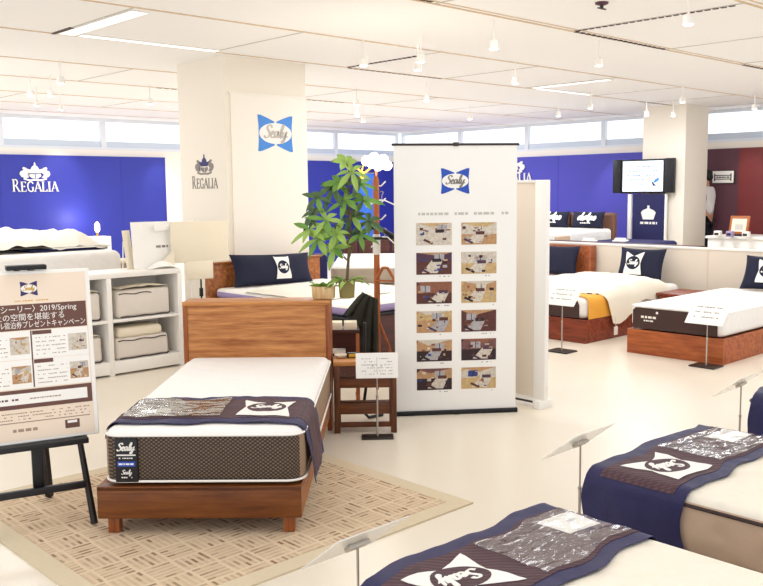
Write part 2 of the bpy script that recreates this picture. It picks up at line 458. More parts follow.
def serif_word(mb, w, M, z, mi, word='REGALIA'):
    adv = {'R': .78, 'E': .6, 'G': .72, 'A': .72, 'L': .58, 'I': .36}
    tot = sum(adv[c] for c in word); k = w / tot; x0 = -w / 2
    for i, c in enumerate(word):
        hh = 1.0 if i else 1.25
        def rb(p, t):
            mb.ribbon([(x0 + x * k, (y * hh) * k) for x, y in p], t * k, 0, z, M, mi)
        def sf(x, y, l=.2): rb([(x - l / 2, y), (x + l / 2, y)], .05)
        if c in 'REL':
            rb([(.14, 0), (.14, .95)], .13); sf(.14, .02, .26); sf(.14, .93, .26)
        if c == 'R':
            rb(catmull([(.14, .92), (.4, .9), (.5, .7), (.38, .5), (.16, .47)], 4), .09); rb([(.32, .48), (.66, .02)], .12); sf(.66, .02, .2)
        if c == 'E':
            rb([(.14, .93), (.5, .93)], .06); rb([(.14, .5), (.4, .5)], .06); rb([(.14, .03), (.53, .03)], .06); rb([(.5, .93), (.5, .78)], .05); rb([(.53, .03), (.55, .2)], .05); rb([(.4, .42), (.4, .58)], .05)
        if c == 'L':
            rb([(.14, .03), (.5, .03)], .06); rb([(.5, .03), (.53, .22)], .06)
        if c == 'G':
            rb(catmull([(.6, .75), (.5, .92), (.3, .93), (.12, .72), (.1, .4), (.22, .1), (.42, .02), (.6, .12)], 4), .1); rb([(.58, .1), (.58, .42)], .11); sf(.56, .42, .22)
        if c == 'A':
            rb([(.06, .02), (.36, .96)], .06); rb([(.34, .96), (.64, .02)], .13); rb([(.18, .33), (.54, .33)], .05); sf(.06, .02, .2); sf(.64, .02, .22)
        if c == 'I':
            rb([(.17, 0), (.17, .95)], .13); sf(.17, .02, .26); sf(.17, .93, .26)
        x0 += adv[c] * k
def crest(mb, w, M, z, mi, mi2):
    k = w; M = M @ Matrix.Diagonal((1.15, .8, 1, 1))
    mb.prism([(k * x, k * y) for x, y in ((-.2, .06), (-.3, .3), (-.16, .24), (-.1, .4), (0, .5), (.1, .4), (.16, .24), (.3, .3), (.2, .06))], 0, z, M, mi2)
    mb.prism([(k * x, k * y) for x, y in ((-.03, .48), (-.03, .56), (0, .64), (.03, .56), (.03, .48))], 0, z, M, mi2)
    for s in (-1, 1):
        mb.prism([(s * k * x, k * y) for x, y in ((.24, .1), (.32, .34), (.42, .38), (.46, .3), (.4, .22), (.52, .16), (.56, .02), (.5, -.12), (.36, -.2), (.24, -.16), (.34, -.02))], 0, z, M, mi)
        mb.prism([(s * k * x, k * y) for x, y in ((.02, .0), (.2, .02), (.22, -.08), (.1, -.2), (.02, -.22))], 0, z, M, mi)
    mb.ribbon(catmull([(-.42 * k, -.22 * k), (-.2 * k, -.3 * k), (0, -.28 * k), (.2 * k, -.3 * k), (.42 * k, -.22 * k)], 4), .08 * k, 0, z, M, mi)
def lines(mb, x0, x1, y, h, M, mi, z=.001, seed=1, dens=.75):
    """a row of unreadable small print"""
    r = random.Random(seed); x = x0
    while x < x1:
        l = h * r.uniform(.8, 2.4)
        if r.random() < dens: mb.rect(x, min(x + l, x1), y - h / 2, y + h / 2, 0, z, M, mi)
        x += l + h * .5
VERT = lambda x, y, z: frame((x, y, z), (1, 0, 0), (0, 0, 1))          # drawing plane facing -y

# ------------------------------------------------------------ the room
CE = 3.0
mb = MB(); mb.box(-2.5, 15.9, -2.5, 16.1, -.06, 0); struct('floor', mb, M_floor, grid=True)
mb = MB(); mb.box(-2.5, 15.9, -2.5, 16.1, CE, CE + .1); struct('ceiling', mb, M_ceil, grid=True)
tn = [0]
def trim(mb, mat):
    tn[0] += 1
    o = struct('trim_%d' % tn[0], mb, mat, grid=True); return o
VS = (1.6, 3.13, 4.69, 6.24, 7.69, 9.28, 10.72, 12.3, 13.7, 15.0)
for v in VS:
    mb = MB(); mb.box(-2.5, 15.7, v - .012, v + .012, CE - .006, CE + .01)
    if v in (4.69, 3.13): mb.box(-2.5, 15.7, v - .075, v - .06, CE - .005, CE + .01)
    trim(mb, M_slot)
for a, b in ((3.13, 4.69), (6.24, 7.69), (9.28, 10.72), (12.3, 13.7)):
    mb = MB()
    for u in (.2, 1.75, 3.39, 5.0, 6.76, 8.38, 10.0, 11.65, 13.3, 14.9): mb.box(u - .006, u + .006, a, b, CE - .005, CE + .01)
    trim(mb, M_joint)
def vent(u0, v0, u1, v1, n):
    mb = MB()
    for i in range(n):
        t0, t1 = i / n, (i + .62) / n
        a = Vector((u0 + (u1 - u0) * t0, v0 + (v1 - v0) * t0)); b = Vector((u0 + (u1 - u0) * t1, v0 + (v1 - v0) * t1))
        e = .016
        mb.box(min(a.x, b.x) - (e if u0 == u1 else 0), max(a.x, b.x) + (e if u0 == u1 else 0), min(a.y, b.y) - (e if v0 == v1 else 0), max(a.y, b.y) + (e if v0 == v1 else 0), CE - .009, CE + .01)
    trim(mb, M_vent)
vent(6.8, 4.68, 8.38, 4.68, 18); vent(10.1, 4.68, 11.6, 4.68, 16); vent(4.4, 4.64, 4.95, 4.64, 8); vent(3.39, 7.7, 3.39, 7.3, 6)
vent(6.78, 4.65, 6.78, 3.2, 22); vent(6.8, 7.7, 8.36, 7.7, 18); vent(13.0, 7.7, 14.7, 7.7, 16); vent(6.1, 10.73, 9.4, 10.73, 30); vent(6.76, 7.66, 6.76, 6.5, 16)

# back walls: wall along u at v=15.7, wall along v at u=15.5
mb = MB(); mb.box(1.0, 15.6, 15.72, 15.85, 0, 2.42); wl = struct('wall_left', mb, M_wall, grid=True)
mb = MB(); mb.box(5.0, 9.02, 15.66, 15.72, 0, 2.3); mb.box(5.0, 9.02, 15.655, 15.66, 2.285, 2.3)
for u in (5.84, 8.09): mb.box(u - .01, u + .01, 15.656, 15.66, 0, 2.3)
struct('wall_panel', mb, M_blue, wl)
mb = MB(); mb.box(11.4, 15.4, 15.66, 15.72, 0, 2.3); struct('wall_panel', mb, M_blue, wl)
mb = MB(); mb.box(15.5, 15.65, -2, 15.72, 0, 2.42); wr = struct('wall_right', mb, M_wall, grid=True)
mb = MB(); mb.box(15.44, 15.5, 9.05, 15.66, 0, 2.3)
for v in (11.0, 13.0): mb.box(15.435, 15.44, v - .012, v + .012, 0, 2.3)
struct('wall_panel', mb, M_blueb, wr)
mb = MB(); mb.box(15.44, 15.5, 7.16, 7.76, 0, 2.3); struct('wall_panel', mb, M_maroon, wr)
mb = MB(); mb.box(15.43, 15.5, 2, 7.16, 0, 2.3); mb.box(15.425, 15.43, 4.6, 4.62, 0, 2.3); struct('wall_panel', mb, M_red, wr)
# windows over the walls
wn = [0]
def window(a, b, along):
    wn[0] += 1
    fr = MB(); gl = MB(); sa = MB()
    def bx(m, p0, p1, d0, d1, z0, z1):
        if along == 'u': m.box(p0, p1, 15.75 + d0, 15.75 + d1, z0, z1)
        else: m.box(15.55 + d0, 15.55 + d1, p0, p1, z0, z1)
    bx(fr, a, b, 0, .08, 2.42, 2.47); bx(fr, a, b, 0, .08, 2.94, 3.0); bx(fr, a, a + .05, 0, .08, 2.47, 2.94); bx(fr, b - .05, b, 0, .08, 2.47, 2.94)
    bx(gl, a + .05, b - .05, .035, .045, 2.58, 2.94); bx(sa, a + .05, b - .05, .03, .05, 2.47, 2.58)
    o = struct('window_%d' % wn[0], fr, M_win, grid=True)
    struct('window_pane', gl, M_glass, o); struct('window_sash', sa, M_sash, o)
us = [1.0, 2.5, 4.1, 5.92, 7.81, 9.7, 11.6, 13.5, 15.5]
for a, b in zip(us, us[1:]): window(a, b, 'u')
vsn = [15.7, 13.8, 11.9, 10.0, 8.1, 6.2, 4.3, 2.4, .4, -2.0]
for a, b in zip(vsn, vsn[1:]): window(b, a, 'v')
# low partition on which the bed heads stand
mb = MB(); mb.box(10.05, 10.15, 2.2, 8.4, 0, .885)
for v in (3.4, 5.0, 6.6): mb.box(10.045, 10.05, v - .004, v + .004, 0, .885)
lw = struct('wall_low', mb, M_part, grid=True)
mb = MB(); mb.box(10.04, 10.17, 2.2, 8.4, .885, .905); struct('ledge', mb, M_white, lw)
mb = MB(); mb.box(10.17, 10.5, 5.25, 8.4, .87, .9); mb.box(10.2, 10.45, 5.3, 8.35, 0, .87); struct('ledge', mb, M_wdark, lw)
# columns
mb = MB(); mb.box(5.2, 6.25, 7.8, 8.7, 0, CE); cl = struct('wall_column', mb, M_colm, grid=True)
mb = MB(); M = frame((5.2, 8.22, 1.66), (0, -1, 0), (0, 0, 1))
serif_word(mb, .5, M, .004, 0); crest(mb, .28, M @ T(0, .22), .004, 0, 1)
struct('lettering', mb, [M_grey, M_navyl], cl)
mb = MB(); mb.box(5.26, 6.25, 7.785, 7.8, .1, 2.62); mb.box(5.24, 6.25, 7.78, 7.8, 2.62, 2.64); struct('column_panel', mb, M_wall, cl)
mb = MB(); butterfly(mb, .46, frame((5.82, 7.785, 2.235), (1, 0, 0), (0, 0, 1)), (0, 1, 2), .003, .38)
struct('logo', mb, [M_lskyb, M_white, M_joint], cl)
mb = MB(); mb.box(14.02, 14.8, 7.43, 8.22, 0, CE); struct('wall_column', mb, M_colm, grid=True)
# blue-wall lettering
mb = MB(); M = frame((6.44, 15.655, 1.66), (1, 0, 0), (0, 0, 1))
serif_word(mb, .82, M, .02, 0); crest(mb, .42, M @ T(0, .3), .02, 0, 0)
s = thing('wall_lettering', 'white serif lettering under a crest on the blue wall at far left', 'sign', GP(0, 0, 0), RZ)
obj('lettering', mb, M_white, s)
mb = MB(); M = frame((15.43, 12.12, 1.76), (0, -1, 0), (0, 0, 1))
serif_word(mb, .95, M, .02, 0); crest(mb, .45, M @ T(0, .32), .02, 0, 0)
s = thing('wall_lettering', 'white serif lettering on the blue wall, mostly hidden behind the tall white banner', 'sign', GP(0, 0, 0), RZ)
obj('lettering', mb, M_white, s)
s = thing('brand_plate', 'white rounded plate with dark bed-shaped mark on the maroon wall', 'sign', GP(15.43, 7.43, 1.8), RZ - PI / 2)
mb = MB(); mb.box(-.21, .21, -.02, 0.0, -.12, .12, .012); obj('plate', mb, M_dark, s)
mb = MB(); mb.box(-.195, .195, -.032, -.02, -.105, .105, .005); obj('plate_face', mb, M_white, s)
mb = MB(); M = VERT(0, -.032, 0)
mb.rect(-.15, .15, .02, .035, 0, .004, M); mb.rect(-.15, .15, -.045, -.03, 0, .004, M); mb.rect(-.16, -.14, -.07, .06, 0, .004, M); mb.rect(.14, .16, -.07, .06, 0, .004, M)
lines(mb, -.12, .12, -.005, .022, M, 0, .004, 5, 1); obj('mark', mb, M_dark, s)

# ------------------------------------------------------------ rug
r = thing('rug', 'beige basket-weave rug under the foot of the walnut bed', 'rug', GP(1.45, 2.93), RZ)
mb = MB(); mb.box(.1, 1.86, .1, 1.83, 0, .011); obj('woven_field', mb, M_rug, r)
mb = MB()
mb.box(0, 1.96, 0, .1, 0, .009); mb.box(0, 1.96, 1.83, 1.93, 0, .009); mb.box(0, .1, .1, 1.83, 0, .009); mb.box(1.86, 1.96, .1, 1.83, 0, .009)
obj('border', mb, M_rugb, r)

# ------------------------------------------------------------ bedding helpers (bed frame: x across, y towards the head, origin at the foot on the floor)
def mattress(mb, W, y0, y1, z0, z1, rad=.055, mi_side=0, mi_top=1, crown=.012):
    t = bmesh.new(); bmesh.ops.create_cube(t, size=1)
    for v in t.verts: v.co = Vector((v.co.x * W, y0 + (v.co.y + .5) * (y1 - y0), z0 + (v.co.z + .5) * (z1 - z0)))
    ve = [e for e in t.edges if abs(e.verts[0].co.z - e.verts[1].co.z) > .01]
    bmesh.ops.bevel(t, geom=ve, offset=rad * 1.4, segments=4, profile=.5, affect='EDGES')
    te = [e for e in t.edges if min(e.verts[0].co.z, e.verts[1].co.z) > z1 - 1e-4 or max(e.verts[0].co.z, e.verts[1].co.z) < z0 + 1e-4]
    bmesh.ops.bevel(t, geom=te, offset=rad, segments=4, profile=.5, affect='EDGES')
    for f in t.faces: f.material_index = mi_top if f.calc_center_median().z > z1 - rad * .75 else mi_side
    return mb.merge(t)
def ring(W, y0, y1, z, rad, e=0.0, n=5):
    pts = []; a, b = W / 2 + e, rad
    for cx, cy, s in ((a - b, y1 + e - b, 0), (-a + b, y1 + e - b, 1), (-a + b, y0 - e + b, 2), (a - b, y0 - e + b, 3)):
        for i in range(n + 1):
            an = (s + i / n) * PI / 2; pts.append((cx + b * math.cos(an), cy + b * math.sin(an), z))
    pts.append(pts[0]); return pts
def drape(W, zt, rad=.055, wr=.005, seed=0.0, flare=0.0):
    h = W / 2
    def D(s, t, off=0.0):
        a = abs(s); sg = 1 if s >= 0 else -1
        w = wr * (noise.noise(Vector((s * 7 + seed, t * 9, seed))) + .6 * noise.noise(Vector((s * 17 + seed, t * 19, 3 + seed)))) + wr
        o = off + w + .006
        if a <= h - rad: return Vector((sg * a, t, zt + o))
        q = (a - (h - rad)) / rad
        if q <= PI / 2: return Vector((sg * (h - rad + (rad + o) * math.sin(q)), t, zt - rad + (rad + o) * math.cos(q)))
        dn = (q - PI / 2) * rad
        return Vector((sg * (h + o * (1 + dn * 2) + dn * flare * (sg > 0)), t, zt - rad - dn))
    return D
def runner(label, parent_loc, rz, W, zt, t0, t1, sl, sr, seed, group='bed scarves', wr=.006, foot_wrap=0.0, paper=True, rad=.055, flare=0.0):
    """navy scarf over the bed foot: brown field, clear pocket at the left, bow logo at the right (seen from the foot)"""
    root = thing('bed_runner', label, 'bed runner', parent_loc, rz, group)
    D = drape(W, zt, rad, wr, seed, flare)
    def edge(t, s): return t + .012 * math.sin(s * 11 + seed) + .008 * math.sin(s * 23 + seed * 2)
    mb = MB(); mb.sheet(lambda a, b: D(-sl + (sl + sr) * a, edge(t0 + (t1 - t0) * b, -sl + (sl + sr) * a), 0), 70, 22, .003); obj('cloth', mb, M_runner, root, ang=80)
    m = (t1 - t0) * .16
    q0, q1 = t0 + m * .9, t1 - m * .75
    mb = MB(); mb.sheet(lambda a, b: D(-W * .47 + (W * .47 + (sr - .02 if flare else W * .5)) * a, edge(q0 + (q1 - q0) * b, -W * .47 + W * .97 * a), .002), 60, 16, .002); obj('centre_field', mb, M_brownc, root, ang=80)
    mb = MB()
    mb.rect(-W * .45, W * .05, q0 + .02, q1 - .012, .006, .007); mb.dense(.05); mb.warp(lambda c: D(c.x, edge(c.y, c.x), c.z + .002 + .007 * max(0, noise.noise(Vector((c.x * 22, c.y * 22, seed)))))); obj('clear_pocket', mb, M_plast2 if flare else M_plast, root, ang=80)
    if paper:
        mb = MB(); ps = -W * .44 if seed > 1 else -W * .40
        mb.rect(ps, ps + W * .17, q0 + .06, q0 + .19, .003, .004); mb.dense(.04); mb.warp(lambda c: D(c.x, edge(c.y, c.x), c.z + .001)); obj('price_paper', mb, M_paper, root)
    mb = MB(); cx = W * .27; cy = (q0 + q1) / 2
    bow_inverse(mb, W * .29, T(cx, cy, 0), (0, 1, 2), .0016, (q1 - q0) * .84); mb.dense(.04); mb.warp(lambda c: D(c.x, edge(c.y, c.x), c.z + .004)); obj('logo', mb, [M_white, M_brownc, M_white], root)
    return root
def pillow_shape(w, h, d):
    def H(x, y):
        a = max(0, 1 - abs(2 * x / w) ** 2.6) ** .55; b = max(0, 1 - abs(2 * y / h) ** 2.6) ** .55
        return d / 2 * a * b
    def O(u, v):
        x = (u - .5) * w; y = (v - .5) * h
        return x * (1 - .07 * (1 - abs(2 * v - 1) ** 2) * abs(2 * u - 1) ** 3), y * (1 - .08 * (1 - abs(2 * u - 1) ** 2) * abs(2 * v - 1) ** 3)
    return H, O
def pillow(label, loc, rz, tilt, w, h, d, mats, logo=None, rollz=0.0, group=None):
    """stands on its long edge, face towards local -y, leaning back by tilt"""
    root = thing('pillow', label, 'pillow', loc, rz, group)
    H, O = pillow_shape(w, h, d)
    R = Matrix.Rotation(rollz, 4, 'Y') @ Matrix.Rotation(-tilt, 4, 'X')
    V = R @ T(0, 0, h / 2) @ frame((0, 0, 0), (1, 0, 0), (0, 0, 1))
    mb = MB()
    for s in (1, -1):
        def fn(u, v, s=s):
            x, y = O(u, v); xx = (u - .5) * w; yy = (v - .5) * h
            return Vector((x, y, s * H(xx, yy) * (1 + .12 * noise.noise(Vector((x * 7, y * 7, s))))))
        mb.sheet(fn, 22, 14, 0, 0, V)
    bmesh.ops.remove_doubles(mb.b, verts=mb.b.verts, dist=.0008)
    bmesh.ops.recalc_face_normals(mb.b, faces=mb.b.faces)
    obj('cushion', mb, mats[0], root, ang=80)
    if logo:
        mb = MB(); logo(mb); mb.dense(.03)
        mb.warp(lambda c: V @ Vector((c.x, c.y, H(c.x, c.y) * 1.05 + .006 + c.z)))
        obj('logo', mb, mats[1:], root)
    return root
def pil_logo(w=.22, dx=0.0, h=None):
    return lambda mb: bow_inverse(mb, w, T(dx, 0, 0), (0, 1, 2), .002, h or w * .95)
def script_logo(w):
    def f(mb):
        script_word(mb, w, T(0, .03, 0), 0, .002, 0, .26, SQUIG); lines(mb, -w * .3, w * .3, -.07, .02, T(), 0, .002, 3, 1)
    return f
def duvet(mb, fn, nu, nv, amp, sc, thick=.05, seed=0.0):
    def g(a, b):
        p = fn(a, b); e = min(a, 1 - a, b, 1 - b); k = min(1, e * 9)
        return p + Vector((0, 0, amp * (noise.noise(Vector((p.x * sc, p.y * sc, seed))) + .5 * noise.noise(Vector((p.x * sc * 2.3, p.y * sc * 2.3, seed + 4)))) + thick * k ** .5))
    mb.sheet(g, nu, nv)
    return mb
def sign_stand(label, loc, rz, pole_h, card, cardM, mats, base=(.14, .1), group='price sign stands', writing=None):
    """card: (w, h); cardM: matrix of the card plane relative to the pole top"""
    root = thing('sign_stand', label, 'sign stand', loc, rz, group)
    mb = MB(); mb.box(-base[0], base[0], -base[1], base[1], 0, .014, .003); obj('base_plate', mb, M_dark, root)
    mb = MB(); mb.tube([(0, 0, .01), (0, 0, pole_h * .55)], .0065); mb.tube([(0, 0, pole_h * .5), (0, 0, pole_h)], .0045); mb.tube([(0, 0, pole_h * .54), (0, 0, pole_h * .57)], .009); obj('pole', mb, M_steel, root)
    M = T(0, 0, pole_h) @ cardM
    mb = MB(); mb.box(-.045, .045, -.018, .018, -.02, -.003, .004, M=M); mb.tube([(-.028, 0, 0), (-.028, 0, .009)], .006, M=M); mb.tube([(.028, 0, 0), (.028, 0, .009)], .006, M=M); obj('clamp', mb, M_steel, root)
    mb = MB(); mb.box(-card[0] / 2, card[0] / 2, -card[1] / 2, card[1] / 2, -.002, .002, .001, 1, M=M); c = obj('card', mb, mats, root)
    if writing:
        mb = MB(); writing(mb, M); obj('writing', mb, M_grey, c)
    return root

# ------------------------------------------------------------ the walnut bed in the middle
bed = thing('bed', 'walnut single bed with dark-sided cream mattress standing on the basket-weave rug', 'bed', (-.868, 4.055, 0), -.014)
mb = MB(); mb.box(-.482, .482, 0, .035, .092, .247, .004, 2); mb.box(-.482, .482, 0, .07, .225, .2475, .003, 2); obj('footboard', mb, M_woodb, bed)
for s in (-1, 1):
    mb = MB(); mb.box(s * .482 - (.03 if s > 0 else 0), s * .482 + (.03 if s < 0 else 0), .036, 1.9, .092, .246, .003); obj('side_rail', mb, M_woody, bed)
mb = MB(); mb.box(-.45, .45, .05, 1.9, .2, .243)
for i in range(9): mb.box(-.45, .45, .08 + i * .2, .18 + i * .2, .243, .247)
obj('slat_base', mb, M_woody, bed)
for sx in (-1, 1):
    for yy in (.03, 1.75):
        mb = MB(); mb.box(sx * .418 - .027, sx * .418 + .027, yy, yy + .055, .012 if yy < 1 else 0, .0925, .003); obj('leg', mb, M_woodz, bed)
mt = MB(); mattress(mt, .945, .015, 1.865, .249, .52, .05)
for v in mt.b.verts: v.co.x += .023
mt = obj('mattress', mt, [M_diam, M_clothw], bed)
for f in mt.data.polygons:
    if f.material_index == 0 and abs(f.normal.x) > .75: f.material_index = 2
mt.data.materials.append(M_bside)
mb = MB()
for z in (.27, .49): mb.tube([(x + .023, y, zz) for x, y, zz in ring(.945, .015, 1.865, z, .085, .003)], .006, 6)
obj('piping', mb, M_white, mt)
mb = MB(); mb.box(-.39, -.283, .003, .016, .268, .478, .004); lb = obj('mattress_label', mb, M_black, mt)
mb = MB(); script_word(mb, .085, VERT(-.3365, .003, .434), 0, .0012, 0, .2); mb.rect(-.045, .045, -.003, .003, 0, .0012, VERT(-.3365, .003, .4)); script_word(mb, .05, VERT(-.3365, .003, .315), 0, .0012, 0, .16); lines(mb, -.025, .025, 0, .006, VERT(-.3365, .003, .292), 0, .0012, 4); lines(mb, -.035, .03, 0, .005, VERT(-.3365, .003, .385), 0, .0012, 9)
obj('lettering', mb, M_white, lb)
mb = MB(); mb.rect(-.042, .042, -.012, .012, 0, .001, VERT(-.3365, .003, .357)); lines(mb, -.036, .036, 0, .008, VERT(-.3365, .002, .357), 1, .001, 2, 1); obj('blue_strip', mb, [M_lblue, M_white], lb)
# shelf headboard
mb = MB(); mb.box(-.465, .465, 1.873, 1.895, .1, .86, .002); mb.box(-.465, .465, 1.87, 1.873, .62, .626); obj('headboard_panel', mb, M_wood, bed)
mb = MB(); mb.box(-.497, .497, 1.865, 2.085, .86, .89, .004); obj('headboard_shelf', mb, M_wood, bed)
for s in (-1, 1):
    mb = MB(); mb.box(s * .495 - (.03 if s > 0 else 0), s * .495 + (.03 if s < 0 else 0), 1.867, 2.083, 0, .859, .003); obj('headboard_side', mb, M_woodz, bed)
mb = MB(); mb.box(-.465, .465, 2.06, 2.08, .1, .859); obj('headboard_back', mb, M_wood, bed)
runner('navy and brown bed runner with pale bow logo across the walnut bed', (-.845, 4.055, 0), -.014, .945, .52, .085, .61, .52, .74, .3, wr=.007, rad=.05, flare=.12)

# ------------------------------------------------------------ the row of beds at lower right
def aisle_bed(u0, u1, vf, zt, label, rlabel, seed):
    root = thing('bed', label, 'bed', GP((u0 + u1) / 2, vf), RZ + PI)
    W = u1 - u0; L = 1.95
    mb = MB(); mb.box(-W / 2 + .03, W / 2 - .03, .05, L - .02, .06, .25, .01); obj('base', mb, M_dbrown, root)
    for sx in (-1, 1):
        for yy in (.12, L - .18):
            mb = MB(); mb.lathe([(.025, 0), (.03, .06)], 12, T(sx * (W / 2 - .1), yy, 0)); obj('leg', mb, M_black, root)
    mb = MB(); mattress(mb, W, 0, L, .25, zt, .045); m = obj('mattress', mb, [M_side, M_cloth], root)
    mb = MB(); mb.tube(ring(W, 0, L, zt - .04, .063, .002), .007, 6); mb.tube(ring(W, 0, L, .275, .063, .002), .009, 6); obj('piping', mb, M_pipe, m)
    runner(rlabel, GP((u0 + u1) / 2, vf), RZ + PI, W, zt, .012, .44, W / 2 + .16, W / 2 + .235, seed, rad=.045, wr=.006)
aisle_bed(1.62, 2.545, 1.845, .5, 'cream bed in the bottom right corner of the view, nearest the camera', 'navy bed runner with large upside-down white logo, on the bed nearest the camera', 2.2)
aisle_bed(2.985, 3.93, 1.975, .5, 'cream bed with beige quilted side, second in the row at lower right', 'navy bed runner hanging down the side of the second bed at lower right', 5.1)
aisle_bed(4.5, 5.45, 2.0, .55, 'bed at the right edge of the view, only its navy corner showing', 'navy bed runner on the corner of the bed at the right edge', 8.3)
# acrylic sign panels by the bed feet, seen from behind
cm = Matrix.Rotation(math.radians(-38), 4, 'X')
def aisle_sign(u, v, h, label, tilt=-38, w=.31, d=.24):
    return sign_stand(label, GP(u, v), RZ, h, (w, d), Matrix.Rotation(math.radians(tilt), 4, 'X') @ T(0, 0, .012), M_acryl, group='clear sign stands by the bed feet')
aisle_sign(1.865, 2.1, .465, 'clear tilted sign panel beside the nearest bed and the rug corner')
aisle_sign(3.36, 2.25, .47, 'clear tilted sign panel on a thin pole between the nearest and second bed')
aisle_sign(5.2, 2.35, .435, 'clear tilted sign panel on a thin pole beside the bed at the right edge')

# ------------------------------------------------------------ the two beds against the low partition
def wall_bed(v0, v1, uf, zb, label, mats):
    root = thing('bed', label, 'bed', GP(uf, (v0 + v1) / 2), RZ - PI / 2)
    W = v1 - v0
    mb = MB(); mb.box(-W / 2, W / 2, 0, .025, 0, zb, .003); obj('foot_panel', mb, mats[0], root)
    for s in (-1, 1):
        mb = MB(); mb.box(s * W / 2 - (.025 if s > 0 else 0), s * W / 2 + (.025 if s < 0 else 0), .026, 2.05, 0, zb, .003); obj('side_panel', mb, mats[1], root)
    mb = MB(); mb.box(-W / 2 + .026, W / 2 - .026, .03, 2.05, .05, zb - .01); obj('platform', mb, mats[1], root)
    return root, W
root, W = wall_bed(3.69, 4.68, 7.77, .24, 'brown platform bed with bare white mattress at right, no duvet', (M_worange, M_worange))
mb = MB(); mattress(mb, W - .02, .01, 2.0, .245, .49, .06); m = obj('mattress', mb, M_clothw, root)
mb = MB(); mb.prism([(x, z) for x, z in [(-.44, .255), (.43, .255), (.43, .43), (.40, .458), (-.41, .458), (-.44, .43)]], 0, .006, VERT(0, .012, 0)); p = obj('foot_panel_cloth', mb, M_dbrown, m)
mb = MB(); lines(mb, -.08, .08, 0, .022, VERT(-.27, .006, .37), 0, .0015, 41, 1); lines(mb, -.05, .05, 0, .014, VERT(-.27, .006, .335), 0, .0015, 4, 1); mb.prism(ellipse(.025, .025), 0, .0015, VERT(-.18, .006, .42)); obj('lettering', mb, M_white, p)
mb = MB(); mb.tube(ring(W - .02, .01, 2.0, .47, .084, .0), .006, 6); obj('piping', mb, M_white, m)
root, W = wall_bed(5.235, 6.3, 7.885, .25, 'reddish brown platform bed under the loose cream duvet', (M_wred, M_wred))
mb = MB(); mattress(mb, W - .02, .01, 2.0, .255, .48, .06); m = obj('mattress', mb, M_clothw, root)
mb = MB(); mb.prism([(x, z) for x, z in [(-.48, .262), (.44, .262), (.44, .40), (.41, .45), (-.45, .45), (-.48, .4)]], 0, .006, VERT(0, .012, 0)); obj('foot_panel_cloth', mb, M_dbrown, m)
Wb = W - .02
yc = thing('bed_cover', 'yellow cover over the foot corner of the bed with the cream duvet', 'cover', GP(7.885, 5.7675), RZ - PI / 2)
D = drape(Wb, .48, .06, .004, 4)
mb = MB(); mb.sheet(lambda a, b: D(-.25 + (.25 + Wb / 2 + .2) * a, .06 + .42 * b + .02 * math.sin(a * 5), .002), 36, 16, .006); obj('yellow_cloth', mb, M_yellow, yc, ang=80)
mb = MB(); mb.box(-.01, .05, .0, .012, 0, .012, M=T(.36, .28, .489)); mb.box(.09, .12, .0, .012, 0, .012, M=T(.36, .3, .489)); obj('toggle', mb, M_navy, yc)
dv = thing('duvet', 'loose cream duvet spread over the bed with the yellow cover', 'duvet', GP(7.885, 5.7675), RZ - PI / 2)
D2 = drape(Wb + .02, .49, .09, .0, 1)
def f(a, b):
    hang = .30 - .16 * min(1, b * 2.2) + .05 * math.sin(b * 9)
    s = -Wb / 2 - .1 + (Wb + .1 + hang) * a
    t0 = .22 + .24 * max(0, (a - .55)) * 2.2 - .1 * max(0, .5 - a)
    p = D2(s, t0 + (1.68 - t0) * b, .0); bulge = .10 * math.sin(PI * min(1, max(0, b))) ** .8 * max(0, 1 - abs(s / (Wb / 2 + .06)) ** 3)
    return p + Vector((.03 * a, 0, bulge))
mb = MB(); duvet(mb, f, 44, 36, .022, 5, .045, 2); obj('quilt', mb, M_duvet, dv, ang=80)
mb = MB(); mb.tube([(Wb / 2 + .07, .47, .24), (Wb / 2 + .075, .47, .14)], .004, 5); mb.box(Wb / 2 + .072, Wb / 2 + .078, .435, .505, .05, .14, .001, 1); obj('care_tag', mb, M_white, dv)
pillow('navy pillow with white logo leaning on the partition behind the cream duvet', GP(9.75, 5.74, .485), RZ - PI / 2, .3, .62, .42, .16, [M_navyp, M_white, M_navyp, M_white], pil_logo(.26, -.06, .3), 0)
pillow('navy pillow with white logo at the head of the bare white mattress', GP(9.62, 4.10, .5), RZ - PI / 2, .42, .62, .40, .16, [M_navyp, M_white, M_navyp, M_white], pil_logo(.26, .0, .28), 0)
# bedside table between them
t = thing('bedside_table', 'low reddish brown bedside table between the two beds at right', 'table', GP(9.5, 4.96), RZ)
mb = MB(); mb.box(-.28, .28, -.235, .235, .40, .43, .003); obj('tabletop', mb, M_wred, t)
mb = MB(); mb.box(-.25, .25, -.21, .21, .26, .399); obj('drawer_box', mb, M_wred, t)
mb = MB(); mb.box(-.265, -.25, -.2, .2, .27, .39, .002); d_ = obj('drawer', mb, M_wredy, t)
for sx in (-1, 1):
    for sy in (-1, 1):
        mb = MB(); mb.box(sx * .22 - .02, sx * .22 + .02, sy * .18 - .02, sy * .18 + .02, 0, .26); obj('leg', mb, M_wredy, t)
# bed further left along the partition: headboard and dark pillow
b2 = thing('bed', 'bed with brown wooden headboard on the partition, mostly hidden by the white board', 'bed', GP(7.95, 7.05), RZ - PI / 2)
mb = MB(); mb.box(-.53, .53, 2.02, 2.07, 0, .875, .004); mb.box(.50, .535, 1.95, 2.07, 0, .88, .003); obj('headboard', mb, M_wredy, b2)
mb = MB(); mb.box(-.49, .49, 0, 2.0, 0, .25, .004); obj('platform', mb, M_wred, b2)
mb = MB(); mattress(mb, .97, .01, 2.0, .255, .48, .06); obj('mattress', mb, M_clothw, b2)
pillow('dark navy pillow in front of the brown headboard, left of the cream duvet', GP(9.78, 7.0, .485), RZ - PI / 2, .25, .68, .4, .16, [M_navyp])
